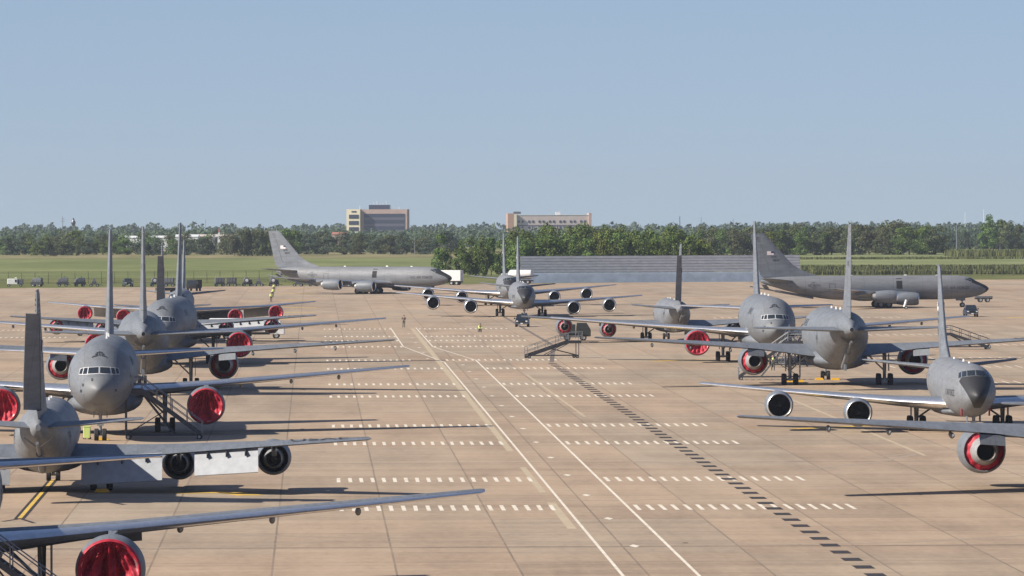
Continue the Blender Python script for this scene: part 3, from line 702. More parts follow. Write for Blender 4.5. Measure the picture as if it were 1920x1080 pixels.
# one ground sheet to the horizon (falls gently away beyond the far tree line)
mb = MB(); ys = [-600, 100, 600, 1200, 1700, 2100, 2500, 3500, 5000, 8000, 10000]; xs = [-3000, -1500, -800, -200, 200, 800, 1500, 3000]
mb.add([(x, y, gz(y)) for y in ys for x in xs], [(j*8+i, j*8+i+1, (j+1)*8+i+1, (j+1)*8+i) for j in range(len(ys)-1) for i in range(7)])
tag(mb.build('ground', m_grass, smooth=0, nrm=False), kind='structure')
ap = [(-260, -40), (300, -40), (300, 1606), (121.1, 1583.6), (67.2, 1563.1), (-12.1, 1517.8), (-60.5, 1488.6), (-111.8, 1461.6), (-260, 1384)]
o = sheet('apron', [(x*math.cos(-GR)-y*math.sin(-GR), x*math.sin(-GR)+y*math.cos(-GR)) for x, y in ap], .03, m_conc); o.rotation_euler.z = GR

# painted markings
m_mkw = mat('white_marking_paint', (.68, .63, .53), .8, 0, .15, .9, col2=(.52, .44, .34))
m_mkb = mat('black_marking_paint', (.022, .017, .017), .85, 0, .3, .9)
m_mky = mat('yellow_marking_paint', (.62, .40, .07), .8, 0, .3, .6)
m_mkp = mat('worn_paint_stripe', (.42, .34, .225), .85, 0, .15, .5, col2=(.36, .285, .195))
def strip(mb, p, q, w, z=.038):
    p, q = Vector(p), Vector(q); d = (q-p).normalized(); n = Vector((-d.y, d.x))*w/2
    mb.add([(p.x-n.x, p.y-n.y, z), (q.x-n.x, q.y-n.y, z), (q.x+n.x, q.y+n.y, z), (p.x+n.x, p.y+n.y, z)], [(0, 1, 2, 3)])
def marks(name, mb, m, rot=GR):
    o = mb.build(name, m, smooth=0, nrm=False); o.rotation_euler.z = rot; return tag(o, kind='structure')
w = MB()
for line in ([(11.2, 974), (11.3, 843), (14.8, 757), (14.7, 250)], [(14.9, 974), (15.0, 841), (18.6, 767), (18.3, 250)]):
    for a, b in zip(line, line[1:]): strip(w, a, b, .17)
for k in range(-4, 20):
    gy = 346.6+30.6*k; gx = 16.6 if gy < 760 else 13.2
    w.add([(gx-.28, gy, .038), (gx, gy-1.5, .038), (gx+.28, gy, .038), (gx, gy+1.5, .038)], [(0, 1, 2, 3)])
rows = [391, 431.5, 498, 538, 621.5, 664, 728, 768, 842, 880, 909, 964]
rnd = random.Random(5)
for gy in rows:
    sh = 0 if gy < 760 else -3.6
    for i in range(18):
        x = 1.6+i*.725
        if x+sh*.3 < 14.2+sh: strip(w, (x+rnd.uniform(-.03, .03), gy-3.4), (x, gy+3.4), .24)
    for i in range(18):
        x = 18.9+sh+i*.735
        strip(w, (x+rnd.uniform(-.03, .03), gy-3.4), (x, gy+3.4), .24)
for gy in (664, 728, 768, 842, 909, 964, 1050):
    for i in range(26):
        x = 63+i*1.15; strip(w, (x, gy-4.5), (x+.1, gy+4.5), .2)
for gy in (909, 964):
    for i in range(18): strip(w, (-46+i*.73, gy-3), (-46+i*.73, gy+3), .2)
marks('white_apron_markings', w, m_mkw)
b = MB(); gy = 262.0
while gy < 752: strip(b, (26.28, gy), (27.22, gy), 2.8, .042); gy += 7.05
b2 = MB(); strip(b2, (26.85, 755), (30.3, 845), .5, .042); strip(b2, (30.3, 845), (30.4, 1090), .5, .042)
marks('black_dash_markings', b, m_mkb)
marks('dark_joint_line', b2, mat('dark_joint', (.15, .12, .10), .9, 0, .4, .3))
s_ = MB(); strip(s_, (14.1, 365), (14.1, 398), .5, .034); strip(s_, (14.1, 412), (14.1, 452), .4, .034); strip(s_, (14.15, 482), (14.2, 620), .5, .034); strip(s_, (14.2, 620), (14.3, 970), .6, .034); strip(s_, (22.7, 560), (22.3, 700), .25, .034); strip(s_, (43, 470), (43.5, 640), .3, .034)
marks('worn_paint_stripes', s_, m_mkp)
y_ = MB()
def GP(u, v, z=0.0):
    a, b_ = u-960, 540-v; f = 12555.982
    x = cr*a+sr*b_; yy = -sr*a+cr*b_
    d = (x, f*cp+yy*sp, -f*sp+yy*cp); t = (z-CAMH)/d[2]; return (d[0]*t, d[1]*t)
YL = [((-17.2, 412.8), (-19.0, 412.8)),]
for pts in ([(330, 926), (430, 924), (470, 930)], [(1490, 805), (1600, 800), (1680, 799)], [(1225, 678), (1300, 675), (1345, 676)], [(1885, 596), (1925, 595)], [(1085, 598), (975, 601)]):
    q = [GP(*p) for p in pts]
    for a, c in zip(q, q[1:]): strip(y_, a, c, 1.7, .04)
for v in (541, 551, 563, 577, 586, 599):
    q = [GP(522, v), GP(594, v)]; strip(y_, q[0], q[1], 3.2, .04)
marks('yellow_apron_markings', y_, m_mky, 0)

tm = MB()
for pts in ([(1280, 872), (1450, 867), (1620, 860), (1800, 842)], [(1280, 1019), (1500, 1022), (1700, 1018), (1925, 1005)], [(700, 1018), (900, 1016), (1160, 1018), (1290, 1019)], [(250, 1002), (420, 1003), (600, 1008), (760, 1010)], [(270, 1030), (420, 1026), (640, 1015)],
            [(700, 863), (940, 864), (1180, 866), (1330, 868)], [(900, 935), (1100, 940), (1400, 935), (1700, 925)], [(1300, 886), (1500, 882), (1640, 868), (1720, 852)], [(1000, 712), (1200, 708), (1330, 707)], [(520, 760), (700, 752), (860, 756)]):
    q = [GP(*p) for p in pts]
    for a, c in zip(q, q[1:]): strip(tm, a, c, .55, .0335)
marks('tyre_marks', tm, mat('tyre_mark_rubber', (.235, .18, .135), .9, 0, .3, .2, col2=(.30, .235, .17)), 0)
# A1 lead-in line, yellow between black
lb = MB(); strip(lb, GP(100, 900), GP(36, 974), .62, .041); strip(lb, GP(36, 974), GP(5, 979), .25, .041); strip(lb, GP(40, 974), GP(64, 982), .25, .041); marks('black_line_border', lb, m_mkb, 0)
ly = MB(); strip(ly, GP(100, 900), GP(37, 973), .24, .045); marks('yellow_lead_in_line', ly, m_mky, 0)

# open hatches and small details on single aircraft
for k, a in (('C3', 16.0), ('C4', 15.3)):
    d = MB(); B135.patch_side(d, a, a+1.0, 3.3, 5.05, -1, .03); d.build('open_hatch', m_black, PL[k][0], smooth=0, nrm=False)
for y in (-.75, .8):
    d = MB(); d.box((AX(3.2), y*1.35, 2.0), (.12, .1, .7), rz=.3); d.build('red_streamer', m_red, PL['R1'][0])

# ---------------------------------------------------------------- vehicles and ground equipment
def pickup(label, x, y, rz, body=m_navy, cat='pickup truck', name='pickup_truck'):
    r = empty(name, (x, y, 0), rz); tag(r, label, cat, 'dark vehicles on the apron')
    b = MB()   # +x is forward
    b.rings([[(X, -w, z0), (X, w, z0), (X, w*1.0, z1-.12), (X, w*.93, z1), (X, -w*.93, z1), (X, -w*1.0, z1-.12)] for X, w, z0, z1 in ((2.75, .86, .5, .98), (2.6, .95, .42, 1.08), (1.2, .98, .42, 1.14), (1.15, .98, .42, 1.14), (-2.55, .98, .45, 1.12), (-2.7, .94, .5, 1.08))])
    b.build('body', body, r)
    c = MB(); c.rings([[(x0, -w, z), (x1, -w, z), (x1, w, z), (x0, w, z)] for z, x0, x1, w in ((1.12, -1.15, 1.25, .93), (1.55, -1.05, .75, .84), (1.84, -.9, .35, .74), (1.87, -.8, .25, .70))]); c.build('cab', body, r)
    g = MB(); g.add([(1.19, -.84, 1.2), (1.19, .84, 1.2), (.46, .72, 1.79), (.46, -.72, 1.79)], [(0, 1, 2, 3)])
    o = g.build('windscreen', m_glass, r, nrm=False)
    for s in (-1, 1):
        g = MB(); g.add([(1.0, s*.925, 1.2), (-.95, s*.925, 1.2), (-.85, s*.79, 1.74), (.45, s*.79, 1.74)], [(0, 1, 2, 3)]); g.build('side_window', m_glass, r, nrm=False)
        MB().box((1.0, s*1.08, 1.28), (.12, .22, .2)).build('mirror', body, r)
        MB().box((2.74, s*.68, .88), (.08, .3, .17)).build('headlight', m_white, r)
    MB().box((2.78, 0, .86), (.05, .98, .22)).build('grille', m_black, r)
    MB().box((2.82, 0, .55), (.14, 1.8, .2)).build('bumper', m_agegr, r)
    MB().box((2.9, 0, .56), (.02, .36, .14)).build('number_plate', m_white, r)
    for X in (-1.75, 1.8):
        for s in (-1, 1): wheel(.38, .26, r, (X, s*.86, .38))
    return r
pickup('dark blue pickup parked nose-on before the central tanker', 1.5, 979.3, R_(-92))
pickup('dark blue pickup nose-on beside the side-on tanker at right', 72.4, 1057.2, R_(-88))
pickup('black pickup parked among the carts by the grass edge', -85.4, 1488, R_(-80), m_green)

def truck(label, x, y, rz, L, w, z0, z1, body, cabm, name='box_truck', cat='truck', tank=False, cab=True):
    r = empty(name, (x, y, 0), rz); tag(r, label, cat)
    MB().box((-.1, 0, .72), (L, w*.5, .3)).build('chassis', m_dstair, r)
    c0 = L/2-1.9 if cab else L/2
    if tank:
        t = MB(); n = 20; Lx = c0+L/2
        t.rings([[(X, w*.5*k*math.cos(2*math.pi*i/n), (z0+z1)/2+(z1-z0)/2*k*math.sin(2*math.pi*i/n)) for i in range(n)] for X, k in ((-L/2, .6), (-L/2+.3, .95), (-L/2+.6, 1), (c0-.7, 1), (c0-.4, .95), (c0-.15, .6))])
        t.build('tank', body, r); MB().box((-L/2+Lx/2, 0, z1+.08), (Lx*.7, .5, .14)).build('tank_walkway', m_stair, r)
    else:
        b = MB(); b.box(((c0-L/2)/2-.05, 0, (z0+z1)/2), (c0+L/2-.1, w, z1-z0)); b.build('cargo_box', body, r, bevel=.05)
        q = MB()
        for yy in (-.02, w*.24, -w*.24): q.box((-L/2-.01, yy, (z0+z1)/2), (.03, .03, (z1-z0)*.9))
        q.build('door_frame', m_agegr, r)
    if cab:
        c = MB(); c.rings([[(X0, -w*.46, z), (X1, -w*.46, z), (X1, w*.46, z), (X0, w*.46, z)] for z, X0, X1 in ((.6, c0, L/2), (1.45, c0, L/2), (2.3, c0+.05, L/2-.5), (2.36, c0+.12, L/2-.6))]); c.build('cab', cabm, r, bevel=.04)
        g = MB(); g.add([(L/2-.0, -w*.4, 1.5), (L/2-.0, w*.4, 1.5), (L/2-.44, w*.4, 2.2), (L/2-.44, -w*.4, 2.2)], [(0, 1, 2, 3)]); g.build('windscreen', m_glass, r, nrm=False)
        for s in (-1, 1):
            g = MB(); g.add([(L/2-.2, s*w*.467, 1.5), (c0+.3, s*w*.467, 1.5), (c0+.3, s*w*.467, 2.15), (L/2-.52, s*w*.467, 2.15)], [(0, 1, 2, 3)]); g.build('side_window', m_glass, r, nrm=False)
    for X in ((-L/2+.9, L/2-1.0) if L < 6 else (-L/2+1.0, -L/2+2.2, L/2-1.1)):
        for s in (-1, 1): wheel(.46, .3, r, (X, s*w*.4, .46))
    return r
t = truck('olive green equipment truck with boxy body behind the lowered stairs', 8.3, 877.4, 0, 4.0, 2.1, .8, 2.15, m_green, m_green)
rl = MB()
for yy in (-1.2,):
    for z in (.7, 1.25): rl.tube((-2.0, yy, z), (.9, yy, z), .04, n=6)
    for X in (-2, -1, 0, .9): rl.tube((X, yy, .3), (X, yy, 1.25), .04, n=6)
rl.build('guard_rail', m_stair, t)
truck('long white truck half hidden behind the left tanker wings', -35.5, 897, 0, 10.0, 2.5, .95, 2.75, m_white, m_white)
truck('white box truck behind the nose of the side-on tanker at left', -14.4, 1502, R_(165), 6.6, 2.6, .95, 3.35, m_white, m_white)
truck('white fuel tank truck behind the two central tanker tails', 1.0, 1522, R_(172), 7.5, 3.0, 1.1, 3.2, m_white, m_white, 'tank_truck', 'tank truck', True)
truck('low grey flatbed trailer under the nose of the shaded side-on tanker', 85.5, 1213, 0, 3.2, 1.6, .75, 1.15, m_agegr, m_agegr, 'flatbed_trailer', 'trailer', cab=False)
truck('black panel truck beyond the tail of farthest left-row tanker', -66.8, 1406, R_(-100), 5.0, 2.4, .7, 2.4, m_black, m_black)
truck('dark low tow tractor beside the dark fin, far left', -70.5, 1370, R_(20), 4.6, 2.0, .6, 1.2, m_green, m_green, 'tow_tractor', 'tow tractor', cab=False)

def cart_wheels(r, L, w, rad=.28):
    for X in (-L/2+.35, L/2-.35):
        for s in (-1, 1): wheel(rad, .2, r, (X, s*w/2, rad))
def cart(kind, label, x, y, rz=0.0):
    r = empty('ground_power_cart', (x, y, 0), rz); tag(r, label, 'cart', 'ground equipment carts along the grass edge')
    m_b = m_agegr
    if kind == 'dome':
        b = MB(); b.rings([[(X0, -.75, z), (X1, -.75, z), (X1, .75, z), (X0, .75, z)] for z, X0, X1 in ((.45, -1.15, 1.15), (.85, -1.15, 1.15))]); b.build('base_frame', m_dstair, r)
        b = MB(); b.rings([[(X0, -w, z), (X1, -w, z), (X1, w, z), (X0, w, z)] for z, X0, X1, w in ((.86, -.95, 1.05, .7), (1.35, -.85, 1.05, .7), (1.75, -.3, .95, .6))]); b.build('hood', m_b, r, smooth=0, bevel=.04)
        for k in range(3): MB().box((-.1+k*.4, -.71, 1.12), (.28, .03, .3)).build('access_panel', m_stair, r)
        MB().tube((.4, .2, 1.7), (.4, .2, 2.05), .06, n=8).build('exhaust_pipe', m_dstair, r)
    elif kind == 'round':
        b = MB(); b.box((0, 0, .6), (1.9, 1.3, .35)); b.build('base_frame', m_dstair, r)
        b = MB(); b.tube((-.2, -.8, 1.2), (-.2, .8, 1.2), .52, n=20); b.build('drum', m_b, r)
        MB().tube((-.2, -.82, 1.2), (-.2, -.85, 1.2), .3, n=16).build('fan_grille', m_white, r); MB().box((.65, 0, 1.05), (.5, 1.1, .6)).build('control_box', m_b, r, bevel=.03)
    elif kind == 'light':
        b = MB(); b.box((0, 0, .7), (1.0, .9, .6), taper=.8); b.build('base_frame', m_dstair, r); MB().tube((0, 0, 1.0), (0, 0, 1.75), .06, n=8).build('mast', m_stair, r)
        MB().box((0, 0, 1.3), (.6, .5, .6), taper=.7).build('lamp_head', m_b, r)
    else:
        b = MB(); b.box((0, 0, .55), (1.9, 1.3, .25)); b.build('base_frame', m_dstair, r)
        b = MB(); b.box((0, 0, 1.2), (1.8, 1.3, 1.0)); b.build('cabinet', m_dstair if kind == 'dark' else m_b, r, smooth=0, bevel=.05)
        for k in range(3): MB().box((-.55+k*.55, -.67, 1.25), (.4, .03, .7)).build('louvre_panel', m_b if kind == 'dark' else m_stair, r)
    r.scale = (1.15, 1.15, 1.15); cart_wheels(r, 2.0, 1.3); d = MB(); d.tube((1.0, 0, .4), (1.7, 0, .3), .04, n=6); d.build('tow_bar', m_dstair, r)
    return r
CT = [('dome', -106.0, 'second from the left, with a bright panel and stub pipe'), ('dome', -100.2, 'third from the left'), ('dome', -96.4, 'fourth from the left'), ('light', -93.1, 'small and narrow, fifth from the left'),
      ('round', -79.4, 'with round drum, right of the black pickup'), ('box', -76.2, 'behind the dark rudder'), ('box', -65.0, 'pale boxy, first right of the black panel truck'),
      ('dark', -62.3, 'dark boxy, second right of the black panel truck'), ('round', -58.8, 'with drum, third right of the black panel truck'), ('light', -56.3, 'low with tan top, fourth right of the black panel truck'), ('round', -52.9, 'bluish, under the side-on tanker tail'),
      ('light', -47.5, 'small, under the belly of side-on tanker'), ('box', -44.0, 'pale, below the side-on tanker wing')]
for i, (k, x, lab) in enumerate(CT): cart(k, 'equipment cart at grass edge, '+lab, x, 1494-(x+106)*-.0 - 0.22*(x+106)*-1 if False else 1494.0+(x+106)*-.13, R_((i*37) % 25-12))
r = empty('generator_trailer', (-111.0, 1495.0, 0), 0); tag(r, 'white generator trailer at far left of the grass edge', 'trailer')
b = MB(); b.box((-.5, 0, 1.15), (2.3, 1.5, 1.25)); b.build('housing', m_white, r, smooth=0, bevel=.08); MB().box((.25, -.77, 1.3), (.35, .04, .6)).build('hatch', m_black, r)
MB().box((1.3, 0, 1.1), (1.2, 1.2, 1.1)).build('engine_box', m_agegr, r, bevel=.05); MB().tube((1.9, -.4, .5), (1.9, -.4, 2.5), .06, n=8).build('mast', m_stair, r); MB().box((.2, 0, 2.0), (.5, .4, .15)).build('beacon', m_white, r)
cart_wheels(r, 3.4, 1.4, .3)
g_ = cart('dark', 'dark generator trailer on the apron behind the left wings', -58.6, 919.4, R_(8)); g_['group'] = 'ground equipment carts along the grass edge'; del g_['group']

def stairs(label, x, y, rz, H, run, thin=False, m=None):
    """wheeled boarding stairs: foot at local origin, climbing along +x to a platform"""
    m = m or m_stair; r = empty('boarding_stairs', (x, y, 0), rz); tag(r, label, 'boarding stairs')
    n = int(H/.25); W = .75; k = .05
    for s in (-1, 1):
        q = MB(); q.rings([[(X, s*W-.03, z-.16), (X, s*W+.03, z-.16), (X, s*W+.03, z+.16), (X, s*W-.03, z+.16)] for X, z in ((0, .3), (run, H), (run+1.5, H))]); q.build('stringer', m_dstair, r)
        h = MB()
        for dz in (.55, 1.05): h.tube((0, s*W, .3+dz), (run, s*W, H+dz), .03, n=6); h.tube((run, s*W, H+dz), (run+1.5, s*W, H+dz), .03, n=6)
        for j in range(5): X = run*j/4; h.tube((X, s*W, .3+(H-.3)*j/4), (X, s*W, 1.35+(H-.3)*j/4), .03, n=6)
        h.tube((run+1.5, s*W, H), (run+1.5, s*W, H+1.05), .03, n=6); h.build('handrail', m, r)
    for j in range(n):
        MB().box((run*(j+.7)/n, 0, .3+(H-.3)*(j+.7)/n), (.26, 2*W-.07, .04)).build('tread', m, r)
    MB().box((run+.75, 0, H), (1.5, 2*W-.07, .06)).build('platform', m, r)
    b = MB()
    for s in (-1, 1):
        b.tube((0, s*W, .35), (run+1.2, s*W, .35), .06, n=6); b.tube((run*.45, s*W, .35), (run, s*W, H-.15), .05, n=6); b.tube((run+1.2, s*W, .35), (run+1.2, s*W, H-.1), .05, n=6); b.tube((run+1.2, s*W, .35), (run*.6, s*W, H*.6), .04, n=6)
    for X in (0, run*.5, run+1.2): b.tube((X, -W, .35), (X, W, .35), .05, n=6)
    b.build('base_frame', m_dstair, r)
    for X in (.2, run+1.0):
        for s in (-1, 1): wheel(.2, .12, r, (X, s*(W+.12), .2))
    return r
stairs('steel boarding stairs up to the nearest nose-on tanker at left', -23.6, 509.5, R_(180), 3.7, 4.6)
stairs('boarding stairs in the bottom left corner beside red engine cover', -17.0, 273.0, R_(180), 3.7, 4.6)
stairs('lowered boarding stairs standing alone in the middle of apron', 1.6, 776, R_(12), 1.9, 4.9)
stairs('boarding stairs at the left door of rear-facing right-row tanker', 22.9, 677.3, 0, 3.8, 5.0)
stairs('boarding stairs beside the bright-edged nose-on tanker at right', 29.0, 729, R_(62), 3.6, 4.4)
stairs('low boarding stairs standing beyond the wing at far right', 58.2, 818, R_(184), 1.9, 4.6, m=m_dstair)
for k, x, y in (('chock in front of left main wheel of rear-facing right-row tanker, outer', 27.6, 668.5), ('chock in front of left main wheel of rear-facing right-row tanker, inner', 28.7, 668.5), ('chock at the nose wheel of nearest nose-on tanker', -31.0, 507.0), ('chock below the main wheels of flap-lowered tanker', -25.4, 414.2), ('chock at the nose wheel of rear-facing right-row tanker, left', 31.0, 676.0), ('chock at the nose wheel of rear-facing right-row tanker, right', 32.6, 675.6)):
    c = MB(); c.rings([[(-.3, y0, 0), (.3, y0, 0), (.3, y1, z), (-.3, y1, z)] for y0, y1, z in ((-.12, -.1, .2), (.12, .1, .2))]); o = MB().box((0, 0, .11), (.95, .3, .22), taper=.7).build('wheel_chock', m_yel); o.location = (x, y, .03); tag(o, 'yellow '+k, 'wheel chock', 'yellow wheel chocks')
o = empty('extinguisher_cart', (66.5, 1134.8, 0)); tag(o, 'white wheeled fire extinguisher beneath shaded side-on tanker engine', 'fire extinguisher')
MB().tube((0, 0, .4), (.35, 0, 1.6), .22, n=12).build('cylinder', m_white, o); MB().tube((.2, 0, .3), (.75, 0, 1.9), .04, n=6).build('handle', m_stair, o)
for s in (-1, 1): wheel(.3, .1, o, (.25, s*.3, .3))
o = empty('equipment_bin', (-32.35, 509.0, 0)); tag(o, 'lime yellow bin beside the nose wheel of nearest nose-on tanker', 'bin')
MB().box((0, 0, .55), (.5, .5, .85), taper=1.08).build('bin_body', m_hv, o, bevel=.03); MB().box((0, 0, 1.01), (.58, .58, .07)).build('lid', m_hv, o)
for s in (-1, 1): wheel(.12, .08, o, (s*.2, .18, .12))

# ---------------------------------------------------------------- people
def person(label, x, y, rz, pose, top, legs, vest=None):
    r = empty('person', (x, y, 0.03), rz); tag(r, label, 'person')
    if pose == 'stand':
        J = dict(pel=(0, 0, .95), sp=(0, 0, 1.2), ch=(0, 0, 1.42), nk=(0, 0, 1.52), hd=(.02, 0, 1.68), kl=(.03, .11, .5), al=(0, .12, .08), tl=(.16, .13, .04), kr=(.02, -.13, .5), ar=(-.04, -.15, .08), tr=(.12, -.17, .04), sl=(0, .2, 1.42), el=(.05, .28, 1.16), wl=(.26, .12, 1.15), sr=(0, -.2, 1.42), er=(-.03, -.29, 1.14), wr=(.2, -.18, 1.02))
    elif pose == 'walk':
        J = dict(pel=(0, 0, .93), sp=(.02, 0, 1.18), ch=(.04, 0, 1.4), nk=(.05, 0, 1.5), hd=(.08, 0, 1.66), kl=(.25, .1, .55), al=(.28, .1, .1), tl=(.43, .1, .06), kr=(-.05, -.1, .5), ar=(-.3, -.1, .14), tr=(-.17, -.1, .04), sl=(.04, .2, 1.4), el=(-.08, .25, 1.14), wl=(.02, .25, .92), sr=(.04, -.2, 1.4), er=(.12, -.25, 1.15), wr=(.32, -.22, 1.05))
    else:
        J = dict(pel=(0, 0, .38), sp=(.1, 0, .62), ch=(.2, 0, .84), nk=(.26, 0, .93), hd=(.34, 0, 1.06), kl=(.42, .14, .5), al=(.22, .14, .08), tl=(.38, .14, .04), kr=(.36, -.16, .1), ar=(-.06, -.16, .08), tr=(-.14, -.16, .04), sl=(.2, .2, .84), el=(.38, .26, .66), wl=(.52, .12, .52), sr=(.2, -.2, .84), er=(.4, -.24, .64), wr=(.55, -.1, .5))
    def skin(name, nodes, edges, m):
        me = bpy.data.meshes.new(name); ks = list(nodes); me.from_pydata([nodes[k][0] for k in ks], [(ks.index(a), ks.index(b)) for a, b in edges], [])
        o = bpy.data.objects.new(name, me); COL.objects.link(o); o.parent = r
        sm = o.modifiers.new('skin', 'SKIN'); sm.use_smooth_shade = True; sb = o.modifiers.new('subd', 'SUBSURF'); sb.levels = sb.render_levels = 1
        if not me.skin_vertices: bpy.context.view_layer.objects.active = o
        for i, k in enumerate(ks): me.skin_vertices[0].data[i].radius = (nodes[k][1],)*2
        me.skin_vertices[0].data[0].use_root = True; me.materials.append(m); return o
    N = {'pel': (J['pel'], .14), 'sp': (J['sp'], .13), 'ch': (J['ch'], .15), 'nk': (J['nk'], .06), 'h0': (tuple(Vector(J['hd'])-Vector((0, 0, .06))), .085), 'hd': (J['hd'], .1), 'h1': (tuple(Vector(J['hd'])+Vector((0, 0, .07))), .08)}
    E = [('pel', 'sp'), ('sp', 'ch'), ('ch', 'nk'), ('nk', 'h0'), ('h0', 'hd'), ('hd', 'h1')]
    for s in 'lr':
        sg = 1 if s == 'l' else -1; hp = Vector(J['pel'])+Vector((0, sg*.1, -.04))
        N.update({'hp'+s: (tuple(hp), .095), 'k'+s: (J['k'+s], .065), 'a'+s: (J['a'+s], .045), 't'+s: (J['t'+s], .04), 's'+s: (J['s'+s], .07), 'e'+s: (J['e'+s], .045), 'w'+s: (J['w'+s], .032)})
        E += [('pel', 'hp'+s), ('hp'+s, 'k'+s), ('k'+s, 'a'+s), ('a'+s, 't'+s), ('ch', 's'+s), ('s'+s, 'e'+s), ('e'+s, 'w'+s)]
        w = Vector(J['w'+s]); d = (w-Vector(J['e'+s])).normalized(); q = d.orthogonal().normalized()
        N['m'+s] = (tuple(w+d*.07), .035); E.append(('w'+s, 'm'+s))
        for f, (o_, l) in enumerate(((-.03, .07), (-.01, .085), (.01, .08), (.03, .06))):
            N['f%d'%f+s] = (tuple(w+d*(.08+l)+q*o_), .009); E.append(('m'+s, 'f%d'%f+s))
        N['th'+s] = (tuple(w+d*.07+q*.06), .010); E.append(('w'+s, 'th'+s))
    skin('body', N, E, m_skin)
    inf = lambda keys, k, add=.018: {a: (N[a][0], N[a][1]*k+add) for a in keys}
    skin('trousers', inf(['pel', 'hpl', 'kl', 'al', 'hpr', 'kr', 'ar'], 1.0), [('pel', 'hpl'), ('hpl', 'kl'), ('kl', 'al'), ('pel', 'hpr'), ('hpr', 'kr'), ('kr', 'ar')], legs)
    skin('jacket', inf(['pel', 'sp', 'ch', 'sl', 'el', 'wl', 'sr', 'er', 'wr'], 1.0, .022), [('pel', 'sp'), ('sp', 'ch'), ('ch', 'sl'), ('sl', 'el'), ('el', 'wl'), ('ch', 'sr'), ('sr', 'er'), ('er', 'wr')], top)
    if vest: skin('vest', inf(['pel', 'sp', 'ch'], 1.0, .045), [('pel', 'sp'), ('sp', 'ch')], vest)
    hd = Vector(J['hd']); c = MB(); c.rings([[(hd.x-.01+rr*math.cos(t), hd.y+rr*math.sin(t), hd.z+z) for t in [2*math.pi*i/12 for i in range(12)]] for z, rr in ((.03, .118), (.09, .115), (.14, .08), (.16, .02))]); c.build('cap', m_cloth if not vest else m_green, r, smooth=60)
    for s in 'lr':
        a, t_ = Vector(J['a'+s]), Vector(J['t'+s]); b = MB(); b.tube(a+Vector((-.06, 0, -.03)), t_+Vector((.06, 0, 0)), .055, .045, 8); b.tube(a, a+Vector((0, 0, .12)), .06, .06, 8); b.build('boot', m_black, r)
    return r
person('person in dark camouflage standing alone left of the painted lines', -15.8, 977.6, R_(-100), 'stand', m_cloth, m_cloth)
person('person in lime hi-vis clothing crouching on the apron in the centre', -4.6, 938.7, R_(-60), 'crouch', m_hv, m_cloth, m_hv)
person('person in hi-vis vest beneath the wing of rear-facing right-row tanker', 27.9, 716, R_(-90), 'stand', m_navy, m_cloth, m_hv)
for i, (x, y, p, w) in enumerate(((-49.2, 1385, 'walk', 'farthest'), (-46.8, 1310, 'stand', 'middle'), (-44.6, 1240, 'walk', 'nearest'))):
    person('person in hi-vis clothing beneath the side-on tanker tail, %s of three in line' % w, x, y, R_(-90), p, m_hv, m_cloth, m_hv)['group'] = 'people in hi-vis by the side-on tanker'

# ---------------------------------------------------------------- fences
def fence(label, p, q, H=2.9, step=3.1):
    p, q = Vector((*p, 0)), Vector((*q, 0)); d = (q-p).normalized(); L = (q-p).length; r = empty('wire_fence', p); tag(r, label, 'fence')
    w = MB()
    for z in (.15, 1.2, H-.35): w.tube((0, 0, z), d*L+Vector((0, 0, z)), .022, n=4)
    for z, o_ in ((H-.15, -.1), (H, -.2)): w.tube((0, o_, z), d*L+Vector((0, o_, z)), .018, n=4)
    n = int(L/.42)
    for i in range(n):
        a = d*(i*L/n); w.tube(a+Vector((0, 0, .1)), a+d*.42+Vector((0, 0, H-.35)), .008, n=3, cap=False); w.tube(a+d*.42+Vector((0, 0, .1)), a+Vector((0, 0, H-.35)), .008, n=3, cap=False)
    w.build('wire_mesh', m_fw, r, smooth=0, nrm=False)
    n = min(95, int(L/step))
    for i in range(n+1):
        a = d*(L*i/n); b = MB(); b.tube(a, a+Vector((0, 0, H-.35)), .05, n=6); b.tube(a+Vector((0, 0, H-.35)), a+Vector((0, -.22, H)), .03, n=5); b.build('post', m_fw, r)
m_fw = mat('dark_fence_wire', (.06, .06, .05), .7, .3)
fence('dark wire security fence behind the equipment carts at left', (-122, 1540), (-50, 1566))
fence('dark wire security fence crossing the rough grass at right', (69, 1634), (136, 1672))
m_bl = mat('blast_fence_steel', (.56, .575, .60), .55, .25, .18, .6, (1, 1, 4)); m_bl2 = mat('blast_fence_sheet', (.25, .29, .345), .5, .3, .18, .5)  # slat colour lightened in place of sky light caught by tilted slats
bf = empty('blast_fence', (2.6, 1537, 0), math.atan2(15.5, 64.6)); tag(bf, 'long grey slatted steel jet blast fence in front of the green trees', 'blast fence')
LB = 66.6; b = MB()
prof = [(-.2, 0), (.15, .5), (.6, 1.2), (1.1, 1.85), (1.5, 2.35)]
b.rings([[(X, y, z) for y, z in prof]+[(X, y+.05, z) for y, z in reversed(prof)] for X in np.linspace(0, LB, 12)]); b.build('deflector_sheet', m_bl2, bf, smooth=60)
for k in range(6):
    z = 2.45+k*.63; y0 = 1.62+k*.16; c = MB(); c.box((LB/2, y0, z+.27), (LB, .06, .56)); s = c.build('slat', m_bl, bf, smooth=0)
    s2 = MB(); s2.box((LB/2, y0+.12, z+.585), (LB, .06, .06)); s2.build('slat_gap_shade', m_black, bf, smooth=0)  # black strip paints the shade in the gap between slats
for i in range(23):
    X = LB*i/22; c = MB(); c.tube((X, 1.85, .0), (X, 2.75, 6.1), .09, n=6); c.tube((X, 4.6, 0), (X, 2.3, 4.2), .08, n=6); c.tube((X, 1.9, .2), (X, 4.5, .2), .06, n=5); c.build('brace', m_stair, bf)
c = MB(); c.add([(-.02, -.1, 0), (-.02, 4.4, 0), (-.02, 2.3, 4.1), (-.02, 1.55, 2.3)], [(0, 1, 2, 3)]); c.build('end_plate', m_agegr, bf, smooth=0)

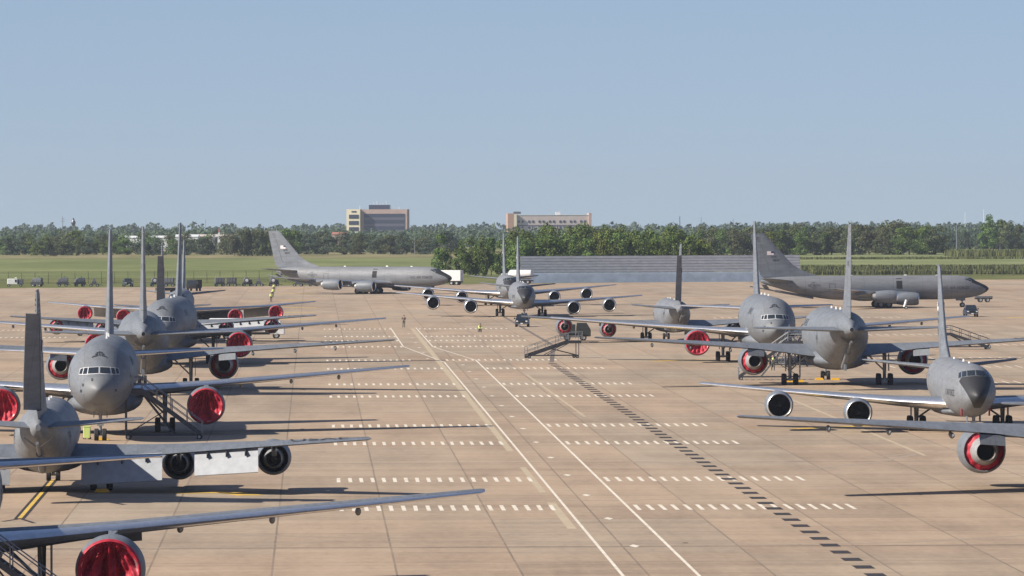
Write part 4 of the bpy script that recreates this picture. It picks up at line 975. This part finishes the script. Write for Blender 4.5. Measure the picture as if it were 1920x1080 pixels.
# ---------------------------------------------------------------- trees
def leafmat(name, a, b_, rand=.22):
    m = bpy.data.materials.new(name); N, L, p = nodes_of(m); p.inputs['Roughness'].default_value = .8; p.inputs['Specular IOR Level'].default_value = .15
    tcn = N.new('ShaderNodeTexCoord'); n = N.new('ShaderNodeTexNoise'); n.inputs['Scale'].default_value = .55; n.inputs['Detail'].default_value = 4; L.new(tcn.outputs['Object'], n.inputs[0])
    rp = N.new('ShaderNodeValToRGB'); e = rp.color_ramp.elements; e[0].position = .36; e[1].position = .64; e[0].color = (*a, 1); e[1].color = (*b_, 1); L.new(n.outputs['Fac'], rp.inputs[0])
    oi = N.new('ShaderNodeObjectInfo'); mr = N.new('ShaderNodeMapRange'); mr.inputs['To Min'].default_value = 1-rand; mr.inputs['To Max'].default_value = 1+rand; L.new(oi.outputs['Random'], mr.inputs[0])
    hs = N.new('ShaderNodeHueSaturation'); mh = N.new('ShaderNodeMapRange'); mh.inputs['To Min'].default_value = .48; mh.inputs['To Max'].default_value = .52; L.new(oi.outputs['Random'], mh.inputs[0])
    L.new(mh.outputs[0], hs.inputs['Hue']); L.new(mr.outputs[0], hs.inputs['Value']); L.new(rp.outputs[0], hs.inputs['Color']); L.new(hs.outputs[0], p.inputs['Base Color'])
    tr = N.new('ShaderNodeBsdfTranslucent'); mx = N.new('ShaderNodeMixShader'); mx.inputs[0].default_value = .28; out = N['Material Output']
    L.new(hs.outputs[0], tr.inputs[0]); L.new(p.outputs[0], mx.inputs[1]); L.new(tr.outputs[0], mx.inputs[2]); L.new(mx.outputs[0], out.inputs[0]); return m
m_bark = mat('bark', (.12, .095, .07), .9, 0, .4, 6)
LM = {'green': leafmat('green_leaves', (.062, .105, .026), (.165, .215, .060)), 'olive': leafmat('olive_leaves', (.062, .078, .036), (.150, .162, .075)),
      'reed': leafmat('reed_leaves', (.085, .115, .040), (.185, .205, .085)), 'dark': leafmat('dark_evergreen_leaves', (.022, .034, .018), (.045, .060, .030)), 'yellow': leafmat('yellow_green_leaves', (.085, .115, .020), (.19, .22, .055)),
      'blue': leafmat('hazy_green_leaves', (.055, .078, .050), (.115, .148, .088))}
def crown(rnd, h, w, n, shape, qs):
    vs = []; fs = []
    cl = []
    if shape == 'cone':
        for i in range(26):
            t = rnd.random(); a = rnd.uniform(0, 6.28); rr = w/2*(1-t)**.8*.75; cl.append((rr*math.cos(a), rr*math.sin(a), h*(.06+.88*t), w*.2*(1.1-t)+.3, h*.08))
    else:
        k = rnd.randint(17, 24)
        for i in range(k):
            t = rnd.random(); a = rnd.uniform(0, 6.28); env = math.sin(math.pi*min(1, .26+t*.70))**.6; rr = w/2*env*rnd.uniform(.2, .95)
            z0 = {'round': .13, 'tall': .05, 'bush': .0}[shape]
            cl.append((rr*math.cos(a), rr*math.sin(a), h*(z0+(1-z0)*t*.92), w*rnd.uniform(.13, .26), h*rnd.uniform(.06, .13)))
    for i in range(n):
        c = rnd.choice(cl); a = rnd.uniform(0, 6.28); cz = rnd.uniform(-1, 1); sr_ = math.sqrt(1-cz*cz); q = rnd.uniform(.55, 1.08)
        d = Vector((sr_*math.cos(a), sr_*math.sin(a), cz)); p = Vector((c[0]+d.x*c[3]*q, c[1]+d.y*c[3]*q, c[2]+d.z*c[4]*1.3*q))
        nr = (d+Vector((rnd.gauss(0, .6), rnd.gauss(0, .6), rnd.gauss(.25, .6)))).normalized(); u = nr.orthogonal().normalized(); v = nr.cross(u); s1 = qs*rnd.uniform(.5, 1.1); s2 = s1*rnd.uniform(.5, .9)
        b0 = len(vs); vs += [p+u*s1, p+v*s2, p-u*s1, p-v*s2]; fs.append((b0, b0+1, b0+2, b0+3))
    return vs, fs, cl
def limbs(rnd, h, cl, r0):
    mb = MB(); mb.tube((0, 0, -.1), (.1, 0, h*.35), r0, r0*.7, 7); mb.tube((.1, 0, h*.35), (0, .1, h*.7), r0*.7, r0*.3, 6)
    for c in cl[:7]: mb.tube((.05, .05, min(h*.45, c[2]*.6)), (c[0]*.85, c[1]*.85, c[2]), r0*.35, r0*.1, 5)
    return mb
TV = {}
for key, shape, w, n in (('round', 'round', 8.4, 2200), ('tall', 'tall', 5.8, 1900), ('bush', 'bush', 8.0, 1800), ('cone', 'cone', 6.2, 1500)):
    for j in range(4 if key != 'cone' else 2):
        rnd = random.Random(hash_ := (len(TV)*17+5)); h = 10.0
        vs, fs, cl = crown(rnd, h, w, n, shape, .34)
        me = bpy.data.meshes.new('crown'); me.from_pydata(vs, [], fs); me.materials.append(LM['green'])
        t = limbs(rnd, h, cl, .22).build('trunk', m_bark); tm = t.data; bpy.data.objects.remove(t)
        TV[(key, j)] = (me, tm)
cm = {}
def tree(x, y, h, key, col, label, wid=1.0, group='trees beyond the airfield', rnd=random.Random(9)):
    k = rnd.randrange(4 if key != 'cone' else 2); me, tm = TV[(key, k)]
    if (key, k, col) not in cm: m2 = me.copy(); m2.materials.clear(); m2.materials.append(LM[col]); cm[(key, k, col)] = m2
    r = empty('tree', (x, y, gz(y)-.05), rnd.uniform(0, 6.28)); s = h/10.0; r.scale = (s*wid, s*wid, s); tag(r, label, 'tree', group)
    c = bpy.data.objects.new('crown', cm[(key, k, col)]); COL.objects.link(c); c.parent = r
    t = bpy.data.objects.new('trunk', tm); COL.objects.link(t); t.parent = r
def at(u, D): return (u-960)/12556.0*D
rt_ = random.Random(21)
# near trees by the blast fence
tree(at(826, 1700), 1700, 10.6, 'tall', 'green', 'slender leafy green tree standing alone behind the box truck', .78)
tree(at(842, 1715), 1715, 6.5, 'bush', 'green', 'low leafy bush at the foot of the lone slender tree', .5)
G1 = 'bright green trees around the blast fence'; L1 = 'bright green leafy tree left of the blast fence'; L2 = 'bright green leafy tree rising behind the blast fence'
for i, u in enumerate((866, 880, 893, 907, 921, 935, 950, 964, 978)):
    tree(at(u, 1690+i % 3*18), 1690+i % 3*18, rt_.uniform(8.8, 10.4), 'tall', 'green', L1, rt_.uniform(.75, 1.0), G1)
for row, (D, n, hh) in enumerate(((1660, 27, 10.0), (1720, 26, 10.9), (1800, 24, 11.6))):
    for i in range(n):
        u = 965+i*(1330-965)/n+rt_.uniform(-4, 4); tree(at(u, D), D+rt_.uniform(-8, 8), hh*rt_.uniform(.86, 1.12)*(1-.10*max(0, (u-1180)/150)), rt_.choice(('tall', 'round')), 'green' if rt_.random() < .8 else 'yellow', L2, rt_.uniform(.75, 1.05), 'bright green trees behind the blast fence')
# olive belt to the right
for D, n, h0, c in ((2380, 26, 9.6, ('olive', 'olive', 'green')), (2470, 26, 10.6, ('olive', 'blue', 'olive'))):
    for i in range(n):
        u = 1322+i*(1775-1322)/n+rt_.uniform(-6, 6)
        tree(at(u, D), D+rt_.uniform(-15, 15), h0*rt_.uniform(.82, 1.12), rt_.choice(('round', 'tall', 'bush')), rt_.choice(c), 'olive green tree in the belt beyond the right-hand field', rt_.uniform(1.0, 1.35), 'olive tree belt at right')
tree(at(1447, 2300), 2300, 8.8, 'round', 'yellow', 'yellow-green rounded tree right of the shaded tanker fin', .9)
for u, D, h, c in ((1856, 2800, 14.5, 'green'), (1876, 2820, 12.5, 'green'), (1892, 2790, 12.0, 'olive'), (1912, 2810, 10.5, 'olive'), (1935, 2800, 11, 'olive')):
    tree(at(u, D), D, h, 'tall', c, 'tall green tree in the clump at the far right edge', 1.15, 'clump at far right edge')
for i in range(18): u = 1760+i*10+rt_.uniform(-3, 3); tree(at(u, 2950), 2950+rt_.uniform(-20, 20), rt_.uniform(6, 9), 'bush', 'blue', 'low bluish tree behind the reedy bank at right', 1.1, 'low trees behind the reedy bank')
# left and middle belt
for D, n, h0 in ((2480, 44, 6.8), (2600, 44, 8.6)):
    for i in range(n):
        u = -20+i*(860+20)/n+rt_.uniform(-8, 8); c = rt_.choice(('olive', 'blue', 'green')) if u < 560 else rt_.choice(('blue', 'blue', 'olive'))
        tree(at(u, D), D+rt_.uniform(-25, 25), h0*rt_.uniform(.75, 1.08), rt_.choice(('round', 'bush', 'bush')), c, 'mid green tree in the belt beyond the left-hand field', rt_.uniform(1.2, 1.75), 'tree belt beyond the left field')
for u, w in ((94, 1.0), (278, .95)): tree(at(u, 2420), 2420, 5.6 if u < 200 else 5.2, 'cone', 'dark', 'dark conical evergreen tree at the field edge, %s' % ('far left' if u < 200 else 'behind a tall fin'), 1.25*w)
for u, h in ((440, 9.2), (458, 10.2), (474, 10.6), (492, 10.2), (508, 10.0), (541, 10.4), (552, 9.4)): tree(at(u, 2400), 2400, h, 'round', 'olive' if u < 530 else 'green', 'big olive green tree behind the fin of the side-on tanker at left', .85, 'trees behind the side-on tanker fin')
tree(at(147, 2430), 2430, 5.0, 'tall', 'olive', 'thin small tree alone before the left belt', .6)
# distant woodland and reeds: nobody could count these
def thicket(name, D0, D1, u0, u1, top, qs, n, m, base=None):
    rnd = random.Random(len(name)+int(D0)); vs = []; fs = []; cl = []
    for i in range(n[0]):
        D = rnd.uniform(D0, D1); u = rnd.uniform(u0, u1); H = top*rnd.uniform(.72, 1.0)*(1+.1*math.sin(u*.021+D)); cl.append((at(u, D), D, gz(D), H, rnd.uniform(5, 10)*(1 if D < 5000 else 1.35)))
    for c in cl:
        for j in range(n[1]):
            z = rnd.random()**.8; a = rnd.uniform(0, 6.28); rr = c[4]*math.sqrt(max(0.02, 1-(z*1.02)**2.2))*rnd.uniform(.3, 1)
            p = Vector((c[0]+rr*math.cos(a), c[1]+rr*math.sin(a), c[2]+z*c[3])); nr = Vector((math.cos(a)+rnd.gauss(0, .5), math.sin(a)+rnd.gauss(0, .5), rnd.gauss(.6, .5))).normalized(); u_ = nr.orthogonal().normalized(); v_ = nr.cross(u_); s1 = qs*rnd.uniform(.6, 1.4)
            b0 = len(vs); vs += [p+u_*s1, p+v_*s1*.7, p-u_*s1, p-v_*s1*.7]; fs.append((b0, b0+1, b0+2, b0+3))
    me = bpy.data.meshes.new(name); me.from_pydata(vs, [], fs); me.materials.append(m); o = bpy.data.objects.new(name, me); COL.objects.link(o)
    return tag(o, kind='stuff')
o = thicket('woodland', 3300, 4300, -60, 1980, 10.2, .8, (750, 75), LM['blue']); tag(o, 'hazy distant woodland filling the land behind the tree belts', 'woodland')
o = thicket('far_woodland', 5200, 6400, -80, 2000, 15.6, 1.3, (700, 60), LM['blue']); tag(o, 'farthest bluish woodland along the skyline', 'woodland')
def reeds(name, rects, h, n, m, lab):
    rnd = random.Random(4); vs = []; fs = []
    for x0, x1, y0, y1, hh in rects:
        for i in range(n):
            x, y = rnd.uniform(x0, x1), rnd.uniform(y0, y1); a = rnd.uniform(0, 3.14); w = .22; H = hh*rnd.uniform(.6, 1.05); b0 = len(vs); dx, dy = w*math.cos(a), w*math.sin(a)
            vs += [(x-dx, y-dy, gz(y)), (x+dx, y+dy, gz(y)), (x+dx*.4+.1, y+dy*.4, gz(y)+H), (x-dx*.4+.1, y-dy*.4, gz(y)+H)]; fs.append((b0, b0+1, b0+2, b0+3))
    me = bpy.data.meshes.new(name); me.from_pydata(vs, [], fs); me.materials.append(m); o = bpy.data.objects.new(name, me); COL.objects.link(o); tag(o, lab, 'reeds', kind='stuff')
reeds('reeds', [(72, 150, 1700, 1716, 1.3), (72, 150, 1780, 1815, 1.6), (150, 240, 2270, 2330, 2.4), (90, 240, 2180, 2200, .8)], 2, 5200, LM['reed'], 'tall green reeds growing in bands beyond the right-hand fence')
m_tan = grass_mat('dry_grass_strip', [(.13, .13, .055), (.20, .18, .085), (.26, .22, .12)], .05)
m_meadow = grass_mat('pale_meadow', [(.12, .145, .055), (.175, .195, .08), (.23, .24, .12)], .03)
sheet('dry_grass_strip', [(-300, 2300), (75, 2300), (75, 2700), (-300, 2700)], .06, m_tan)
sheet('right_meadow', [(78, 1850), (420, 1850), (420, 2600), (78, 2600)], .05, m_meadow)
sheet('rough_verge', [(-200, 1392), (-111.8, 1462.6), (-60.5, 1489.6), (-12.1, 1518.8), (67.2, 1564.1), (121.1, 1584.6), (300, 1607), (300, 1760), (-200, 1640)], .015, grass_mat('verge_grass', [(.075, .085, .028), (.12, .13, .04), (.18, .165, .07)], .06))

# ---------------------------------------------------------------- buildings and masts on the skyline
m_bk = mat('pinkish_brick', (.46, .33, .28), .8, 0, .12, .3); m_cr = mat('sun_lightened_cream_render', (.80, .70, .50), .8, 0, .08, .3); m_gb = mat('tinted_window_band', (.040, .045, .075), .25, 0, spec=.6); m_gl = mat('lighter_spandrel', (.10, .095, .13), .6)  # cream lightened to put sunlight into the office block's left wing
m_or = mat('orange_brick', (.45, .27, .19), .8, 0, .1, .3); m_sid = mat('grey_pink_cladding', (.56, .47, .44), .8, 0, .08, .3); m_rt = mat('red_roof_tiles', (.38, .16, .11), .8, 0, .15, .5)
Db = 4500.0; zb = gz(Db)
b1 = empty('office_block', (at(708, Db), Db, zb), R_(-4)); tag(b1, 'brown office block with dark window bands and rooftop plant', 'office building')
MB().box((4.2, 10, 12.0), (31.5, 18, 23.6)).build('wall', m_bk, b1)
MB().box((-16.0, 7, 12.0), (9.2, 20, 23.8)).build('wall', m_cr, b1)
for k in range(5):
    MB().box((4.6, .94, 19.6-k*4.2), (27.5, .3, 2.5)).build('window', m_gb, b1); MB().box((4.6, .9, 17.5-k*4.2), (27.5, .24, 1.7)).build('spandrel', m_gl, b1)
    MB().box((-15.7, -3.1, 19.0-k*4.2), (6.4, .3, 2.6)).build('window', m_gb, b1)
MB().box((-15.6, -3.12, 22.3), (3.2, .2, .9)).build('wall_sign', m_gb, b1)
MB().box((.8, 9, 25.3), (14, 8, 3.0)).build('rooftop_plant', m_gb, b1, smooth=0)
for i, X in enumerate((-5.5, -3, -1, 1.2, 3, 5.4, 9, 14, -12.5)):
    MB().tube((X, 8, 23.8), (X, 8, 27.6+(i*7) % 3*.9-(3 if X > 8 or X < -8 else 0)), .16, n=5).build('antenna', m_white, b1)
b2 = empty('long_hotel', (at(1031, Db), Db, zb), R_(3)); tag(b2, 'long pale pink flat-roofed building with paired windows above the trees', 'building')
MB().box((1.5, 9, 10.0), (50, 16, 19.6)).build('wall', m_sid, b2); MB().box((-26.2, 8, 10.4), (4.2, 18, 20.8)).build('wall', m_or, b2)
MB().box((-23.3, 6, 10.2), (2.2, 14, 20.4)).build('wall', m_cr, b2); MB().box((27.3, 8, 10.4), (1.8, 17, 21)).build('wall', m_bk, b2)
MB().box((1.5, .93, 19.7), (50, .3, .35)).build('cornice', m_white, b2); MB().box((1.5, .93, 12.7), (50, .3, .7)).build('string_course', m_gl, b2)
for k in range(7):
    for dx in (-1.3, 1.3):
        for z in (15.3, 11.2, 7.2): MB().box((-19.5+k*7.0+dx, .92, z), (1.3, .3, 1.5)).build('window', m_gb, b2)
MB().box((6, 8, 20.6), (3, 3, 2.2)).build('rooftop_plant', m_white, b2); MB().box((-21.5, 8, 21.2), (5, 3, 1.6)).build('rooftop_plant', m_agegr, b2)
def shed(label, u0, u1, D, zt, m, name='warehouse', roof=None):
    x0, x1 = at(u0, D), at(u1, D); r = empty(name, ((x0+x1)/2, D, gz(D))); tag(r, label, 'building'); w = x1-x0; h = zt-gz(D)
    MB().box((0, 8, h*.45), (w, 16, h*.9)).build('wall', m, r); q = MB()
    q.add([(-w/2, -.2, h*.9), (w/2, -.2, h*.9), (w/2, 8, h*1.04), (-w/2, 8, h*1.04), (-w/2, 16.2, h*.9), (w/2, 16.2, h*.9)], [(0, 1, 2, 3), (3, 2, 5, 4), (0, 3, 4), (1, 5, 2)]); q.build('roof', roof or m_white, r, smooth=0)
    MB().box((w*.2, -.1, h*.4), (w*.12, .2, h*.5)).build('door', m_agegr, r)
shed('long white shed among the trees at far left', 231, 312, 3000, 4.6, m_white)
shed('low pale shed attached left of the long white shed', 192, 232, 2950, 2.9, m_sid)
shed('white shed between two tall fins at left', 328, 372, 3000, 5.1, m_white)
shed('grey-pink long shed behind the white steeple', 372, 440, 3050, 4.9, m_sid, roof=m_sid)
shed('red-roofed house left of the office block', 622, 652, 3400, 4.4, m_bk, 'house', m_rt)
shed('small red-roofed house farther left of the office block', 592, 612, 3350, 3.2, m_cr, 'house', m_rt)
r = empty('steeple', (at(411, 2900), 2900, gz(2900))); tag(r, 'narrow white steeple with pink top beside a round silo', 'steeple'); MB().box((0, 0, 4), (1.1, 1.1, 8.6), taper=.7).build('shaft', m_white, r); MB().box((0, 0, 9.1), (.8, .8, 1.8), taper=.5).build('spire', m_rt, r)
r = empty('silo', (at(404, 2920), 2920, gz(2920))); tag(r, 'grey round silo with pale cap beside the white steeple', 'silo'); MB().tube((0, 0, 0), (0, 0, 6.2), .95, n=14).build('drum', m_agegr, r); MB().lathe([(6.2, .95), (6.9, .05)], (0, 0, 0), 'z', 14).build('cap', m_white, r)
def mast(label, u, D, vtop, thick=.35, cross=False, m=None, name='radio_mast', cat='mast'):
    z = CAMH-(vtop-386.6)/12556.0*D-gz(D); r = empty(name, (at(u, D), D, gz(D))); tag(r, label, cat); m = m or m_agegr
    MB().tube((0, 0, 0), (0, 0, z), thick, thick*.5, 6).build('pole', m, r)
    if cross:
        for k in (.82, .9): MB().box((0, 0, z*k), (3.0, .2, .2)).build('crossarm', m, r)
    return r, z
mast('thin lattice mast with crossarms rising above the far left trees', 118, 4800, 403, .3, True)
r, z = mast('dark bulb-topped water tower on the skyline at far left', 138, 4800, 416, .4, False, m_bark, 'water_tower', 'water tower')
MB().lathe([(z-2, .5), (z-.8, 1.5), (z+.4, 1.7), (z+1.8, 1.0), (z+3.4, .5), (z+3.8, .1)], (0, 0, 0), 'z', 14, 0, True, True).build('tank', m_gb, r)
for u, D, v, t, lab, m in ((386, 5000, 410, .25, 'faint thin mast left of the side-on tanker fin', m_agegr), (1275, 5000, 406, .5, 'dark mast above the trees, leftmost of the right-hand skyline', m_gb), (1315, 5000, 408, .3, 'thin mast second from left on the right-hand skyline', m_agegr),
                  (1375, 5000, 411, .3, 'short faint mast just left of the tallest right-row fin', m_agegr), (1810, 5200, 400, .3, 'pale thin mast on the far right skyline, left of pair', m_white), (1845, 5200, 395, .4, 'pale taller mast on the far right skyline, right of pair', m_white), (1794, 2900, 424, .35, 'pale stub pole among trees near right edge', m_stair), (778, 2450, 441, .18, 'thin grey utility pole right of the office block', m_stair)):
    mast(lab, u, D, v, t, False, m)

# ---------------------------------------------------------------- thin summer haze
hz = bpy.data.materials.new('haze_air'); hz.use_nodes = True; t = hz.node_tree; t.nodes.clear(); ho = t.nodes.new('ShaderNodeOutputMaterial'); pv = t.nodes.new('ShaderNodeVolumePrincipled')
pv.inputs['Color'].default_value = (.80, .88, 1.0, 1); pv.inputs['Density'].default_value = 4.8e-5; pv.inputs['Anisotropy'].default_value = 0.3
t.links.new(pv.outputs[0], ho.inputs['Volume'])
o = MB().box((0, 4700, 15), (6100, 10700, 110)).build('haze', hz, smooth=0); tag(o, 'thin pale blue summer haze over the airfield', 'haze', kind='stuff')
